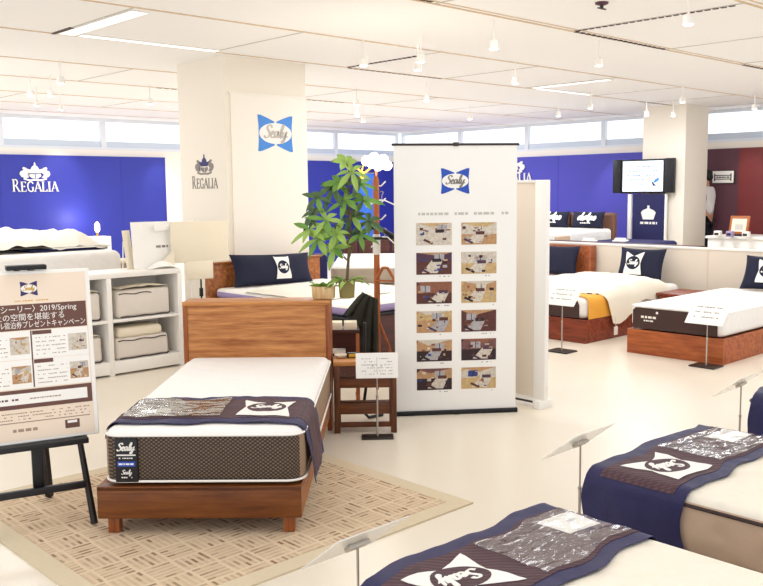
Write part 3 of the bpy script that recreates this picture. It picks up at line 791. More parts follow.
# the white sign stands at their feet
def card_lines(w, h, seed, n=3):
    def f(mb, M):
        for i in range(n): lines(mb, -w * .4, w * .4, h * (.3 - .28 * i), h * .05, M @ T(0, 0, .0022), 0, .0006, seed + i, .8)
    return f
tilt = Matrix.Rotation(math.radians(48), 4, 'X')
sign_stand('white tilted card on a thin pole at the foot of the bare white mattress', GP(7.62, 3.775), RZ - PI / 2, .47, (.36, .26), tilt @ T(0, .02, .012), M_paper, (.12, .1), writing=card_lines(.3, .2, 3))
sign_stand('white tilted card on a pole at the foot of the yellow covered bed', GP(7.35, 5.16), RZ - PI / 2, .55, (.38, .26), tilt @ T(0, .02, .012), M_paper, (.12, .1), writing=card_lines(.3, .2, 8))

# ------------------------------------------------------------ beyond the partition
bb = thing('bed', 'white bed beyond the partition with padded brown leather headboard', 'bed', GP(11.5, 9.28), RZ - PI / 2)
mb = MB(); mb.box(-.98, .7, 0, 2.0, 0, .5, .01); obj('base', mb, M_wdark, bb)
mb = MB(); mb.box(-.98, .7, .01, 2.0, .5, .70, .03, 3); mattress(mb, 1.66, .0, 2.0, .70, .93, .06, 0, 0); obj('mattress', mb, M_clothw, bb)
for k in range(4):
    mb = MB(); mb.box(-.98 + k * .46, -.54 + k * .46, 2.0, 2.14, .2, 1.2, .05, 4); obj('headboard_pad', mb, M_leather, bb)
mb = MB(); mb.box(-.8, .15, .1, .2, 0, .02, .006, M=T(0, .1, .93)); obj('foot_strap', mb, M_black, bb)
mb = MB(); mb.box(.60, .86, .3, .7, .68, .86, .02); obj('folded_corner', mb, M_side, bb)
pillow('navy pillow with white script, right one of the pair before the brown leather headboard', GP(13.28, 8.84, .93), RZ - PI / 2, .25, .66, .30, .14, [M_navyp, M_white], script_logo(.34))
pillow('navy pillow with white script, left one of the pair before the brown leather headboard', GP(13.28, 9.56, .93), RZ - PI / 2, .25, .66, .30, .14, [M_navyp, M_white], script_logo(.34))
ns = thing('bed', 'dark navy covered bed below the television', 'bed', GP(11.6, 7.55), RZ - PI / 2)
mb = MB(); mb.box(-.55, .55, 0, 1.5, 0, .45, .01); obj('base', mb, M_wdark, ns)
mb = MB(); mattress(mb, 1.1, 0, 1.5, .45, .79, .06, 0, 0); obj('mattress', mb, M_navy, ns)
for k, (dx, l) in enumerate(((-.32, 'folded white towel at left on the navy covered bed'), (.02, 'folded white towel at right on the navy covered bed'))):
    mb = MB(); mb.box(-.13, .13, -.1, .1, 0, .03, .012, 3); mb.box(-.1, .12, -.08, .09, .03, .055, .01, 3, M=Matrix.Rotation(.2, 4, 'Z'))
    o = obj('towel', mb, M_white, None); place(o, GP(11.9 + .35 * k, 7.55 - dx, .79), RZ + .3); tag(o, l, 'towel', 'folded towels on the navy bed')
# television with brand board
tv = thing('television', 'wall television with bright screen and dark side speakers on the cream column', 'television', GP(13.93, 8.14, 1.525), RZ - PI / 2)
mb = MB(); mb.box(-.42, .42, -.03, .03, 0, .585, .006); mb.box(-.1, .1, .03, .07, .2, .4); obj('bezel', mb, M_black, tv)
mb = MB(); mb.box(-.385, .385, -.034, -.03, .035, .555); sc = obj('screen', mb, M_screen, tv)
mb = MB(); M = VERT(0, -.0345, 0)
for i in range(5): lines(mb, -.3, .3 if i < 3 else .08, .46 - i * .075, .02, M, 0, .001, 20 + i, .6)
mb.prism([(.16, .24), (.2, .13), (.27, .13), (.22, .17)], 0, .001, M, 1); mb.prism([(.2, .19), (.25, .25), (.32, .27), (.3, .21), (.24, .18)], 0, .001, M, 2)
obj('screen_text', mb, [M_stext, M_navyl, M_lskyb], sc)
for s in (-1, 1):
    mb = MB(); mb.box(s * .5 - .078, s * .5 + .078, -.045, .04, .01, .59, .008); obj('speaker', mb, M_black, tv)
bp = thing('brand_board', 'navy board with white crown emblem below the television', 'sign', GP(13.93, 8.02, 0), RZ - PI / 2)
mb = MB(); mb.box(-.30, .30, -.02, .02, .02, 1.515, .004); obj('board', mb, M_navy, bp)
mb = MB(); M = VERT(0, -.021, 1.16)
mb.prism([(-.1, -.08), (.1, -.08), (.14, .04), (.1, .08), (.06, .05), (.05, .1), (.02, .11), (.02, .16), (-.02, .16), (-.02, .11), (-.05, .1), (-.06, .05), (-.1, .08), (-.14, .04)], 0, .004, M)
lines(mb, -.15, .17, -.14, .04, M, 0, .004, 12, 1); obj('crown_emblem', mb, M_white, bp)
mb = MB(); mb.box(-.40, -.335, -.03, .03, 0, 1.515, .004); mb.box(.305, .33, -.03, .03, 0, 1.515, .004); obj('side_post', mb, M_white, bp)
# white display before the red wall
ct = thing('counter', 'white display counter in front of the red wall', 'counter', GP(13.8, 5.6), RZ - PI / 2)
mb = MB(); mb.box(-1.28, 1.3, 0, .8, 0, .8, .01); obj('body', mb, M_white, ct)
mb = MB(); mb.box(-1.31, 1.35, -.03, .85, .8, .84, .006); obj('top', mb, M_white, ct)
qd = thing('duvet', 'white folded duvet on the display counter at the right edge', 'duvet', GP(14.1, 5.3, .84), RZ - PI / 2)
mb = MB(); mb.box(-.55, 1.1, -.15, .5, 0, .07, .03, 4); mb.box(-.35, 1.1, -.1, .5, .05, .12, .03, 4); obj('quilt', mb, M_duvetw, qd)
ts = thing('tablet_sign', 'orange framed sign tilted on the white counter by the red wall', 'sign', GP(13.95, 6.45, .84), RZ - PI / 2)
mb = MB(); R = Matrix.Rotation(-.25, 4, 'X'); mb.box(-.16, .16, -.012, .012, .03, .33, .006, M=R); obj('frame', mb, M_orange, ts)
mb = MB(); mb.box(-.12, .12, -.014, -.012, .07, .28, M=R); mb.box(-.06, .07, -.016, -.014, .1, .19, mi=1, M=R); obj('print', mb, [M_pink, M_joint], ts)
mb = MB(); mb.box(-.14, .14, -.03, .1, 0, .03, .004); obj('foot', mb, M_black, ts)
for u, v, m, l in ((13.7, 6.66, M_white, 'small white box at left on the counter before the red wall'), (13.68, 6.45, M_lav, 'small lavender box in the middle of the counter before the red wall'), (13.7, 6.2, M_white, 'small white box at right on the counter before the red wall')):
    mb = MB(); mb.box(-.05, .05, -.05, .05, 0, .09, .012, 3); mb.box(-.035, .035, -.052, -.05, .02, .06, mi=1)
    o = obj('display_box', mb, [m, M_dark]); place(o, GP(u, v, .84), RZ - PI / 2); tag(o, l, 'box', 'small boxes on the counter')

# ------------------------------------------------------------ person behind the television column
mb = MB(); mb.box(14.83, 15.42, 7.25, 8.6, 0, .17, .004); st_ = struct('floor_step', mb, M_wdark, grid=True)
pr = thing('person', 'person in white shirt and dark trousers standing half hidden behind the column', 'person', GP(15.11, 7.585, .17), RZ + PI / 2)
def skin(name, joints, edges, mat, parent, sub=2):
    me = bpy.data.meshes.new(name); me.from_pydata([j[:3] for j in joints], edges, [])
    o = bpy.data.objects.new(name, me); COL.objects.link(o)
    md = o.modifiers.new('skin', 'SKIN'); md.use_smooth_shade = True
    sv = me.skin_vertices[0].data
    for i, j in enumerate(joints): sv[i].radius = (j[3], j[4] if len(j) > 4 else j[3])
    sv[0].use_root = True
    o.modifiers.new('sub', 'SUBSURF').levels = sub
    bpy.context.view_layer.update()
    m2 = bpy.data.meshes.new_from_object(o.evaluated_get(bpy.context.evaluated_depsgraph_get()))
    bpy.data.objects.remove(o); bpy.data.meshes.remove(me)
    m2.materials.clear(); m2.materials.append(mat)
    p = bpy.data.objects.new(name, m2); COL.objects.link(p); p.parent = parent
    return p
# x: facing direction, y: left
J = [(0, 0, .95, .13, .15), (0, 0, 1.12, .11, .14), (0, 0, 1.32, .12, .17), (0, 0, 1.45, .06, .07), (.01, 0, 1.52, .05, .05), (.02, 0, 1.60, .082, .075), (.015, 0, 1.68, .085, .075), (.01, 0, 1.73, .05, .05)]
Ed = [(i, i + 1) for i in range(7)]
for s in (-1, 1):
    k = len(J)
    J += [(0, s * .17, 1.40, .052), (-.01, s * .205, 1.14, .042), (.08, s * .2, .94, .033), (.12, s * .2, .87, .03)]
    Ed += [(2, k), (k, k + 1), (k + 1, k + 2), (k + 2, k + 3)]
    for q in range(4):
        n0 = len(J); J += [(.135 + .003 * q, s * (.195 + .014 * (q - 1)), .80, .009), (.13, s * (.192 + .014 * (q - 1)), .755 - .01 * (q in (1, 2)), .008)]
        Ed += [(k + 3, n0), (n0, n0 + 1)]
    n0 = len(J); J += [(.155, s * .175, .845, .01), (.17, s * .17, .80, .009)]; Ed += [(k + 3, n0), (n0, n0 + 1)]
    k = len(J)
    J += [(0, s * .095, .86, .085), (.01, s * .1, .48, .06), (-.01, s * .105, .09, .042), (.12, s * .115, .035, .034)]
    Ed += [(0, k), (k, k + 1), (k + 1, k + 2), (k + 2, k + 3)]
skin('body', J, Ed, M_skin, pr)
S = [(0, 0, .93, .15, .17), (0, 0, 1.12, .135, .165), (0, 0, 1.33, .145, .18), (0, 0, 1.45, .085, .09)]
Es = [(0, 1), (1, 2), (2, 3)]
for s in (-1, 1):
    k = len(S); S += [(0, s * .172, 1.41, .07), (-.01, s * .207, 1.12, .06)]; Es += [(2, k), (k, k + 1)]
skin('shirt', S, Es, M_shirt, pr)
S = [(0, 0, .95, .145, .165)]; Es = []
for s in (-1, 1):
    k = len(S); S += [(0, s * .097, .85, .1), (.01, s * .102, .48, .075), (-.005, s * .107, .1, .06)]; Es += [(0, k), (k, k + 1), (k + 1, k + 2)]
skin('trousers', S, Es, M_trou, pr)
mb = MB(); mb.ball((-.005, 0, 1.695), .1, .98, .9, .85); mb.ball((-.05, 0, 1.63), .075, .8, 1.05, 1); obj('hair', mb, M_hair, pr, ang=80)
for s in (-1, 1):
    mb = MB(); mb.ball((.1, s * .03, 1.635), .009); obj('eye', mb, M_hair, pr)
    mb = MB(); mb.ball((.02, s * .085, 1.62), .022, .8, .4, 1.2); obj('ear', mb, M_skin, pr)
    mb = MB(); mb.box(-.07, .2, s * .115 - .045, s * .115 + .045, 0, .075, .03, 3); obj('shoe', mb, M_black, pr)
mb = MB(); mb.ball((.112, 0, 1.605), .016, 1, .8, 1.2); obj('nose', mb, M_skin, pr)
mb = MB(); mb.box(.093, .103, -.022, .022, 1.562, 1.57, .003); obj('mouth', mb, M_wredy, pr)

# ------------------------------------------------------------ photo-print helper
def mini_photo(mb, x0, x1, y0, y1, M, seed, z=.0012):
    """a small printed picture of a hotel room: floor, walls, window, bed"""
    r = random.Random(seed); W = x1 - x0; H = y1 - y0
    warm = seed % 3 != 1
    hz = y0 + H * r.uniform(.45, .6)
    mb.rect(x0, x1, y0, y1, 0, z, M, r.choice((0, 4, 9) if seed in (2, 4, 7, 8, 9, 10) else (2, 3, 7)))
    mb.prism([(x0, hz), (x1, hz), (x1, y1), (x0 + W * r.uniform(0, .3), y1), (x0, y1 - H * .2)], z, 1.3 * z, M, r.choice((0, 5, 9, 1) if seed in (2, 4, 7, 9) else (2, 3, 7, 3)))
    vx = x0 + W * r.uniform(.3, .7)
    mb.prism([(x0, y1), (vx, hz + H * .25), (x1, y1)], 1.3 * z, 1.5 * z, M, r.choice((1, 5, 2) if seed in (2, 4, 7, 9, 10) else (3, 7, 2)))
    wx = x0 + W * r.uniform(.1, .6)
    mb.rect(wx, wx + W * .28, hz + H * .05, hz + H * .34, 1.5 * z, 1.7 * z, M, 8 if seed == 11 else r.choice((3, 6, 6)))
    mb.rect(wx + W * .13, wx + W * .15, hz + H * .05, hz + H * .34, 1.7 * z, 1.8 * z, M, 4)
    bx = x0 + W * r.uniform(.08, .35)
    mb.prism([(bx, y0 + H * .08), (bx + W * .45, y0 + H * .06), (bx + W * .58, hz), (bx + W * .28, hz + H * .05)], 1.8 * z, 2 * z, M, r.choice((3, 3, 6)))
    mb.prism([(bx - W * .05, y0 + H * .22), (bx + W * .2, y0 + H * .03), (bx + W * .24, y0 + H * .1), (bx, y0 + H * .3)], 2 * z, 2.1 * z, M, r.choice((4, 9, 0)))
    mb.rect(bx + W * .3, bx + W * .55, hz - H * .02, hz + H * .13, 2 * z, 2.2 * z, M, r.choice((4, 0, 9)))
    for _ in range(12):
        a, b = x0 + W * r.uniform(.02, .85), y0 + H * r.uniform(.03, .8)
        mb.rect(a, a + W * r.uniform(.02, .13), b, b + H * r.uniform(.03, .13), 2.2 * z, 2.4 * z, M, r.randrange(10))

# ------------------------------------------------------------ tall roll banner
bn = thing('roll_banner', 'tall white roll-up banner with blue logo and twelve room photos', 'banner', (.533, 6.346, 0), math.atan2(.097, .885))
mb = MB(); mb.box(-.442, .442, -.002, .002, .03, 1.93); obj('banner_sheet', mb, M_paper, bn)
mb = MB(); mb.tube([(-.455, 0, 1.937), (.455, 0, 1.937)], .009, 8); mb.box(-.02, .02, -.014, .014, 1.925, 1.952, .003); obj('top_bar', mb, M_dark, bn)
mb = MB(); mb.box(-.455, .455, -.02, .02, .0, .032, .005); mb.box(-.018, .018, -.024, -.02, 0, .03); mb.box(-.4, .4, .02, .14, 0, .012, .003); obj('base_bar', mb, M_black, bn)
mb = MB(); mb.tube([(0, .025, .03), (0, .02, 1.93)], .008, 8); obj('support_pole', mb, M_steel, bn)
mb = MB(); butterfly(mb, .205, VERT(-.005, -.002, 1.682), (0, 1, 2), .0012, .178); obj('logo', mb, [M_lblue, M_paper, M_grey], bn)
mb = MB(); lines(mb, -.27, .38, 1.452, .018, VERT(0, -.002, 0), 0, .001, 31, .85); obj('caption', mb, M_joint, bn)
k = 0
for row in range(6):
    for cx in (-.158, .167):
        y1 = 1.388 - row * .2095
        mb = MB(); mini_photo(mb, cx - .128, cx + .128, y1 - .157, y1, VERT(0, -.002, 0), k + 0)
        if row in (1, 2, 3, 4, 5): lines(mb, cx + .02, cx + .11, y1 - .172, .007, VERT(0, -.002, 0), 6, .001, k, .4)
        obj('room_photo', mb, ph, bn); k += 1
# white board behind it
pb = thing('partition_board', 'white standing partition board right behind the tall banner', 'board', GP(5.318, 3.88), RZ)
mb = MB(); mb.box(0, .035, .1, 1.1, .07, 1.665, .003); obj('panel', mb, M_part, pb)
mb = MB(); mb.box(-.006, .042, 0, .1, .06, 1.685, .004); mb.box(-.006, .042, .1, 1.1, 1.665, 1.685, .003); mb.box(-.006, .042, 1.1, 1.14, .06, 1.685, .004); obj('frame', mb, M_white, pb)
mb = MB(); mb.box(-.06, .1, 0, .05, 0, .06, .004); mb.box(-.012, .05, .05, 1.14, .02, .06, .003); mb.box(-.015, -.012, .1, 1.1, .03, .045, mi=1); obj('foot_rail', mb, [M_white, M_dark], pb)

# ------------------------------------------------------------ easel with poster board at left
ea = thing('easel', 'black wooden easel holding the poster board at left', 'easel', (-1.652, 4.145, 0), math.radians(28))
ez = thing('poster_board', 'beige and brown poster board with small photos, standing on the black easel', 'poster', (-1.644, 4.153, .447), math.radians(28))
bt = math.radians(-6)
W2, H2 = .28, .815
R = Matrix.Rotation(bt, 4, 'X')
mb = MB(); mb.box(-W2, W2, -.006, .006, 0, H2, .003, 1, M=R); obj('board', mb, M_white, ez)
PM = R @ VERT(0, -.0062, 0)
def Y(f): return H2 * (1 - f)
def X(f): return -W2 + 2 * W2 * f
mb = MB(); mb.rect(X(.03), X(.965), Y(.985), Y(.02), 0, .0006, PM); obj('print_ground', mb, M_pink, ez)
mb = MB(); butterfly(mb, .078, PM @ T(X(.5), Y(.105), .0006), (0, 1, 2), .0006, .068); obj('logo', mb, [M_lviol, M_white, M_gold], ez)
mb = MB(); lines(mb, X(.38), X(.66), Y(.175), .005, PM @ T(0, 0, .0006), 0, .0004, 3); obj('caption', mb, M_gold, ez)
mb = MB(); mb.rect(X(.03), X(.955), Y(.345), Y(.195), .0006, .0012, PM); hb = obj('headline_band', mb, M_pband, ez)
mb = MB()
for y, tx, sz in ((.225, 'Sealy〈シーリー〉2019/Spring', .037), (.272, '極上の空間を堪能する', .036), (.317, 'ペア ホテル宿泊券プレゼントキャンペーン', .0355)):
    t = text_bm(tx, sz, ext=.0004); xs = [v.co.x for v in t.verts]
    want = {.225: .80, .272: .62, .317: .90}[y] * 2 * W2; cx = (min(xs) + max(xs)) / 2; k = want / (max(xs) - min(xs))
    for v in t.verts: v.co.x = (v.co.x - cx) * k
    mb.merge(t, PM @ T(X({.225: .475, .272: .46, .317: .49}[y]), Y(y), .0014), 0)
obj('headline_text', mb, M_white, hb, smooth=False)
for cx0, cx1, sd in ((.03, .487, 40), (.497, .955, 60)):
    for r_ in range(2):
        y0, y1 = .35 + r_ * .168, .515 + r_ * .168
        mb = MB(); mb.rect(X(cx0), X(cx1), Y(y1), Y(y0), .0006, .0012, PM)
        p = obj('info_panel', mb, M_paper, ez)
        mb = MB(); mb.rect(X(cx0 + .005), X(cx0 + .16), Y(y0 + .025), Y(y0 + .002), .0012, .0018, PM, 0)
        for q in range(5): lines(mb, X(cx0 + .03), X(cx0 + .27), Y(y0 + .045 + q * .024), .004, PM @ T(0, 0, .0012), 1, .0004, sd + q + r_ * 9, .65)
        obj('small_print', mb, [M_pband, M_pline], p)
        mb = MB(); mini_photo(mb, X(cx1 - .165), X(cx1 - .012), Y(y1 - .03), Y(y0 + .035), PM @ T(0, 0, .0012), sd + r_ * 2, .0004); obj('thumbnail', mb, [ph[i] for i in (7, 1, 2, 3, 0, 7, 6, 3, 2, 1)], p)
mb = MB(); mb.rect(X(.486), X(.498), Y(.68), Y(.35), .0006, .0014, PM); obj('divider', mb, M_pband, ez)
mb = MB(); mb.rect(X(.03), X(.96), Y(.80), Y(.69), .0006, .0012, PM, 0); mb.rect(X(.035), X(.92), Y(.775), Y(.712), .0012, .0016, PM, 1)
lines(mb, X(.1), X(.36), Y(.745), .009, PM @ T(0, 0, .0016), 0, .0004, 77, .9); lines(mb, X(.45), X(.7), Y(.745), .006, PM @ T(0, 0, .0016), 2, .0004, 78, .8); obj('notice_strip', mb, [M_pband, M_paper, M_pline], ez)
mb = MB()
for q in range(3): lines(mb, X(.05), X(.93), Y(.825 + q * .018), .005, PM @ T(0, 0, .0006), 0, .0004, 80 + q, .6)
mb.rect(X(.05), X(.93), Y(.882), Y(.876), .0006, .001, PM, 0); lines(mb, X(.3), X(.5), Y(.925), .014, PM @ T(0, 0, .0006), 0, .0004, 90, 1)
mb.rect(X(.72), X(.84), Y(.945), Y(.895), .0006, .001, PM, 1); mb.rect(X(.74), X(.82), Y(.915), Y(.9), .001, .0013, PM, 2); obj('footnotes', mb, [M_pline, M_pband, M_paper], ez)
# easel parts
mb = MB(); mb.box(-.31, .232, -.05, .02, .418, .445, .004); obj('ledge', mb, M_black, ea)
for s in (-1, 1):
    mb = MB(); mb.tube([(s * .03, .125, 1.27), (s * .2, .035, .43), (s * .235, -.075, .02)], [.013, .014, .017], 4); obj('front_leg', mb, M_black, ea)
mb = MB(); mb.box(-.22, .22, -.015, .01, -.012, .022, .003, M=T(0, -.02, .205)); obj('crossbar', mb, M_black, ea)
mb = MB(); mb.box(-.026, .026, .0, .022, .20, .43, .003, M=T(.0, .0, 0)); obj('centre_post', mb, M_black, ea)
mb = MB(); mb.tube([(.03, .13, 1.26), (.06, .33, .6), (.1, .46, .02)], [.016, .02, .022], 4); obj('back_leg', mb, M_black, ea)
mb = MB(); mb.box(-.085, .095, .06, .13, 1.262, 1.284, .004); obj('top_clamp', mb, M_black, ea)

# ------------------------------------------------------------ white cubby shelf with wrapped bedding
sh = thing('shelf_unit', 'white open cubby shelf with wrapped bedding packs behind the poster board', 'shelf', GP(2.3, 7.3), RZ)
SL = 2.03
mb = MB(); mb.box(-.0, SL, 0, .42, .875, .92, .003); obj('top_board', mb, M_white, sh)
for x in (0, .67, 1.285, SL - .04):
    mb = MB(); mb.box(x, x + .045, 0, .42, .0, .875, .002); obj('upright', mb, M_white, sh)
mb = MB(); mb.box(.0, SL, .40, .42, .1, .875); obj('back_panel', mb, M_white, sh)
for a, b in ((.045, .67), (.715, 1.285), (1.33, SL - .04)):
    mb = MB(); mb.box(a, b, 0.002, .40, .478, .503, .002); obj('middle_board', mb, M_white, sh)
    mb = MB(); mb.box(a, b, 0.002, .40, .02, .13, .002); obj('plinth_board', mb, M_white, sh)
def pack(loc, sx, sz, label, fold=True):
    p = thing('bedding_pack', label, 'bedding', loc, RZ, 'wrapped bedding packs in the shelf')
    mb = MB(); mb.box(-sx / 2, sx / 2, 0, .32, .0, sz, .035, 4)
    for v in mb.b.verts: v.co += Vector((noise.noise(v.co * 9), noise.noise(v.co * 9 + Vector((5, 0, 0))), noise.noise(v.co * 7) * (.5 if v.co.z > sz * .5 else 0))) * .008
    obj('wrapped_bale', mb, M_pack, p)
    mb = MB(); zt = sz * .86
    mb.tube([(-sx / 2 + .03, -.004, .012)] + [(-sx / 2 + .03 + (sx - .06) * i / 8, -.005, .012 + .003 * math.sin(i * 2.1)) for i in range(1, 9)] + [(sx / 2 + .002, .02, .014), (sx / 2 + .004, .28, .014)], .0055, 6)
    mb.tube([(-sx / 2 + .02, -.003, zt + .004 * math.sin(i * 1.7)) if False else (-sx / 2 + .02 + (sx * .9) * i / 9, -.002, zt + .006 * math.sin(i * 1.7)) for i in range(7 if fold else 10)], .005, 6)
    obj('dark_trim', mb, M_pipe, p)
    mb = MB()
    def fl(a, b): return Vector((-sx * .45 + sx * .9 * a, -.012 + .28 * b, sz + .012 + .03 * math.sin(PI * a) * math.sin(PI * min(1, b + .2)) + .012 * noise.noise(Vector((a * 5, b * 4, sx * 9)))))
    if fold: mb.sheet(fl, 14, 8, .004)
    else: mb.box(-sx * .46, sx * .38, .0, .28, sz * .98, sz + .085, .03, 3)
    obj('folded_flap', mb, M_cream, p)
    return p
pack(GP(2.3 + 1.655, 7.33, .5035), .53, .255, 'wrapped white bedding pack in the upper right cubby of the white shelf')
pack(GP(2.3 + 1.63, 7.33, .1305), .53, .20, 'wrapped white bedding pack in the lower right cubby of the white shelf', False)
pack(GP(2.3 + .985, 7.33, .5035), .5, .25, 'wrapped bedding pack in the upper cubby just right of the poster board edge')
pack(GP(2.3 + .985, 7.33, .1305), .5, .23, 'wrapped bedding pack in the lower cubby just right of the poster board edge')
# paper displays on the shelf
def leaflet(loc, w, h, ang, label, mat=None, back=True, pr=None):
    o = thing('card_stand', label, 'card', loc, ang)
    mb = MB(); mb.box(-w / 2, w / 2, -.002, .002, 0, h, .0008, 1, M=Matrix.Rotation(-.12, 4, 'X')); c = obj('card', mb, mat or M_paper, o)
    mb = MB(); mb.box(-w * .3, w * .3, 0, .09, 0, .006); mb.box(-.006, .006, .085, .09, .0, h * .7, M=Matrix.Rotation(.06, 4, 'X')); obj('rest', mb, M_white, o)
    if pr:
        mb = MB(); pr(mb, Matrix.Rotation(-.12, 4, 'X') @ VERT(0, -.0021, 0)); obj('writing', mb, M_grey, c)
    return o
leaflet(GP(3.96, 7.56, .92), .12, .36, RZ + .5, 'narrow cream card standing at the left end of the papers on the white shelf', M_cream)
def bw(mb, M): lines(mb, .03, .15, .2, .022, M, 0, .001, 6, .95)
leaflet(GP(4.17, 7.50, .92), .40, .435, RZ - .12, 'white printed card standing in the middle of the papers on the white shelf', M_paper, pr=bw)
oc = thing('open_leaflet', 'open cream leaflet lying against the white printed card on the shelf', 'leaflet', GP(4.2, 7.42, .921), RZ - .05)
mb = MB(); mb.prism([(-.13, .0), (.13, .0), (.13, .17), (.05, .10), (-.02, .04)], -.003, .003, VERT(0, .0, 0)); obj('front_leaf', mb, M_cream, oc)
mb = MB(); mb.sheet(lambda a, b: Vector((-.15 + .3 * a, -.07 + .07 * b, .004 + .045 * math.sin(PI * a) * (.4 + b))), 12, 4, .003); obj('bottom_leaf', mb, M_paper, oc)
sg = thing('sign_stand', 'large blank cream card on a stand beside the white shelf', 'sign', GP(4.62, 7.42, 0), RZ - .1)
mb = MB(); mb.box(-.30, .30, -.005, .005, .955, 1.345, .002); obj('card', mb, M_cream, sg)
mb = MB(); mb.tube([(-.1, .015, .01), (-.1, .015, 1.1)], .011, 8); obj('pole', mb, M_white, sg)
mb = MB(); mb.box(-.24, .04, -.1, .12, 0, .012, .003); obj('base_plate', mb, M_white, sg)
mb = MB(); mb.box(-.16, .12, -.018, -.01, .79, .965, .002); obj('lower_card', mb, M_cream, sg)
mb = MB(); mb.tube([(.0, .01, .6), (.0, .01, .79)], .008, 6); mb.tube([(.0, .01, .62), (.0, .01, .7)], .02, 8); obj('cable_end', mb, M_black, sg)
mb = MB(); mb.box(-.32, .08, .02, .03, 1.3, 1.36, .002, M=Matrix.Rotation(-.1, 4, 'Y')); lines(mb, -.26, .05, 1.33, .025, frame((0, .0195, 0), (1, 0, -.0), (0, 0, 1)), 1, .001, 8, .9); obj('header_card', mb, [M_paper, M_grey], sg)

# ------------------------------------------------------------ white raised bed at far left
lbd = thing('bed', 'thick white bed at far left, below the blue wall and behind the shelf', 'bed', GP(3.55, 8.75), RZ)
mb = MB(); mb.box(-1.0, .92, 0, 2.0, 0, .55, .01); obj('base', mb, M_white, lbd)
mb = MB(); t = bmesh.new(); mattress(mb, 1.92, 0, 2.0, .55, 1.02, .08, 0, 0); obj('mattress', mb, M_clothw, lbd)
mb = MB(); mb.box(.1, .93, .3, 1.7, 1.022, 1.05, .01); mb.box(.3, .94, .25, 1.6, 1.05, 1.065, .006, mi=1); obj('sheet', mb, [M_navy, M_white], lbd)
dq = thing('duvet', 'puffy cream duvet bunched on top of the thick white bed at far left', 'duvet', GP(3.55, 9.1, 1.07), RZ)
mb = MB()
def f(a, b):
    x = -1.0 + 1.93 * a; y = -.1 + 1.2 * b
    return Vector((x, y, .115 * (math.sin(PI * b) ** .6) * min(1, 9 * a, 9 * (1 - a)) + .02 * math.sin(a * 14) * math.sin(PI * b)))
duvet(mb, f, 60, 24, .055, 4, .035, 6); mb.sheet(lambda a, b: Vector((-1.0 + 1.93 * a, -.1 + 1.2 * b, .0)), 44, 20); obj('quilt', mb, M_duvetw, dq, ang=80)
cb = thing('nightstand', 'white nightstand with dark book end beside the thick white bed', 'table', GP(4.78, 9.3), RZ)
mb = MB(); mb.box(-.2, .2, -.2, .2, 0, .85, .006); obj('body', mb, M_greyside, cb)
mb = MB(); mb.box(-.21, .21, -.21, .21, .85, .875, .004); obj('tabletop', mb, M_cream, cb)
mb = MB(); mb.box(-.03, .03, -.1, .1, 0, .17, .004); bk = obj('book', mb, M_navyp); place(bk, GP(4.86, 9.2, .875), RZ); tag(bk, 'dark upright book beside the cream card at the left end of the shelf', 'book')
ll = thing('night_lamp', 'small glowing night lamp against the blue wall at far left', 'lamp', GP(7.14, 14.8, 0), RZ)
mb = MB(); mb.box(-.18, .18, -.15, .15, 0, .87, .006); obj('pedestal', mb, M_white, ll)
mb = MB(); mb.tube([(0, 0, .87), (0, 0, .95)], .02, 8); obj('stem', mb, M_gold, ll)
mb = MB(); mb.lathe([(.02, .94), (.045, .98), (.045, 1.06), (.02, 1.12)], 16); obj('lamp_shade', mb, M_lampglow, ll)
point('night_lamp_light', GP(7.14, 15.25, 1.15), 14, (1, .9, .85), .04)

# ------------------------------------------------------------ bed with navy pillow behind the walnut headboard
b3 = thing('bed', 'wide bed with white mattress and brown foot panel behind the walnut headboard', 'bed', GP(5.6, 5.6), RZ)
mb = MB(); mb.box(-.72, .72, 0, .03, .02, .53, .004); obj('foot_panel', mb, M_wdark, b3)
mb = MB(); mb.box(-.71, .71, .03, 2.05, .02, .50, .004); obj('base', mb, M_wdark, b3)
mb = MB(); mb.box(-.715, .715, .005, 2.03, .53, .56, .01); obj('base_rim', mb, M_black, b3)
mt = MB(); mattress(mt, 1.41, .01, 2.03, .56, .66, .045, 0, 1); obj('mattress', mt, [M_lav, M_clothw], b3)
mb = MB(); mb.box(-.76, .70, 2.06, 2.11, 0, .895, .004); mb.box(-.78, .72, 2.05, 2.12, .895, .915, .004); obj('headboard', mb, M_woody, b3)
pillow('long navy pillow with white logo behind the walnut headboard', GP(5.52, 7.44, .655), RZ, .3, 1.02, .34, .17, [M_navyp, M_white, M_navyp, M_white], pil_logo(.2, .07, .25), .03)
dc = thing('duvet', 'white folded duvet beside the long navy pillow', 'duvet', GP(5.05, 6.9, .665), RZ)
mb = MB(); duvet(mb, lambda a, b: Vector((-.15 + .9 * a, -.9 + 1.1 * b, .03 * math.sin(PI * a) * math.sin(PI * b))), 26, 26, .012, 6, .035, 3); mb.sheet(lambda a, b: Vector((-.15 + .9 * a, -.9 + 1.1 * b, 0)), 4, 4); obj('quilt', mb, M_duvetw, dc, ang=80)
# slipper-like cushions on the foot
cu = thing('cushion', 'small lavender and white cushion on the foot of the wide bed by the coat stand', 'cushion', GP(5.72, 5.72, .665), RZ)
mb = MB(); mb.ball((0, 0, .035), .1, 1, .7, .36); mb.ball((.0, .0, .062), .05, 1, .7, .3, mi=1); obj('cushion_body', mb, [M_lav, M_white], cu, ang=80)
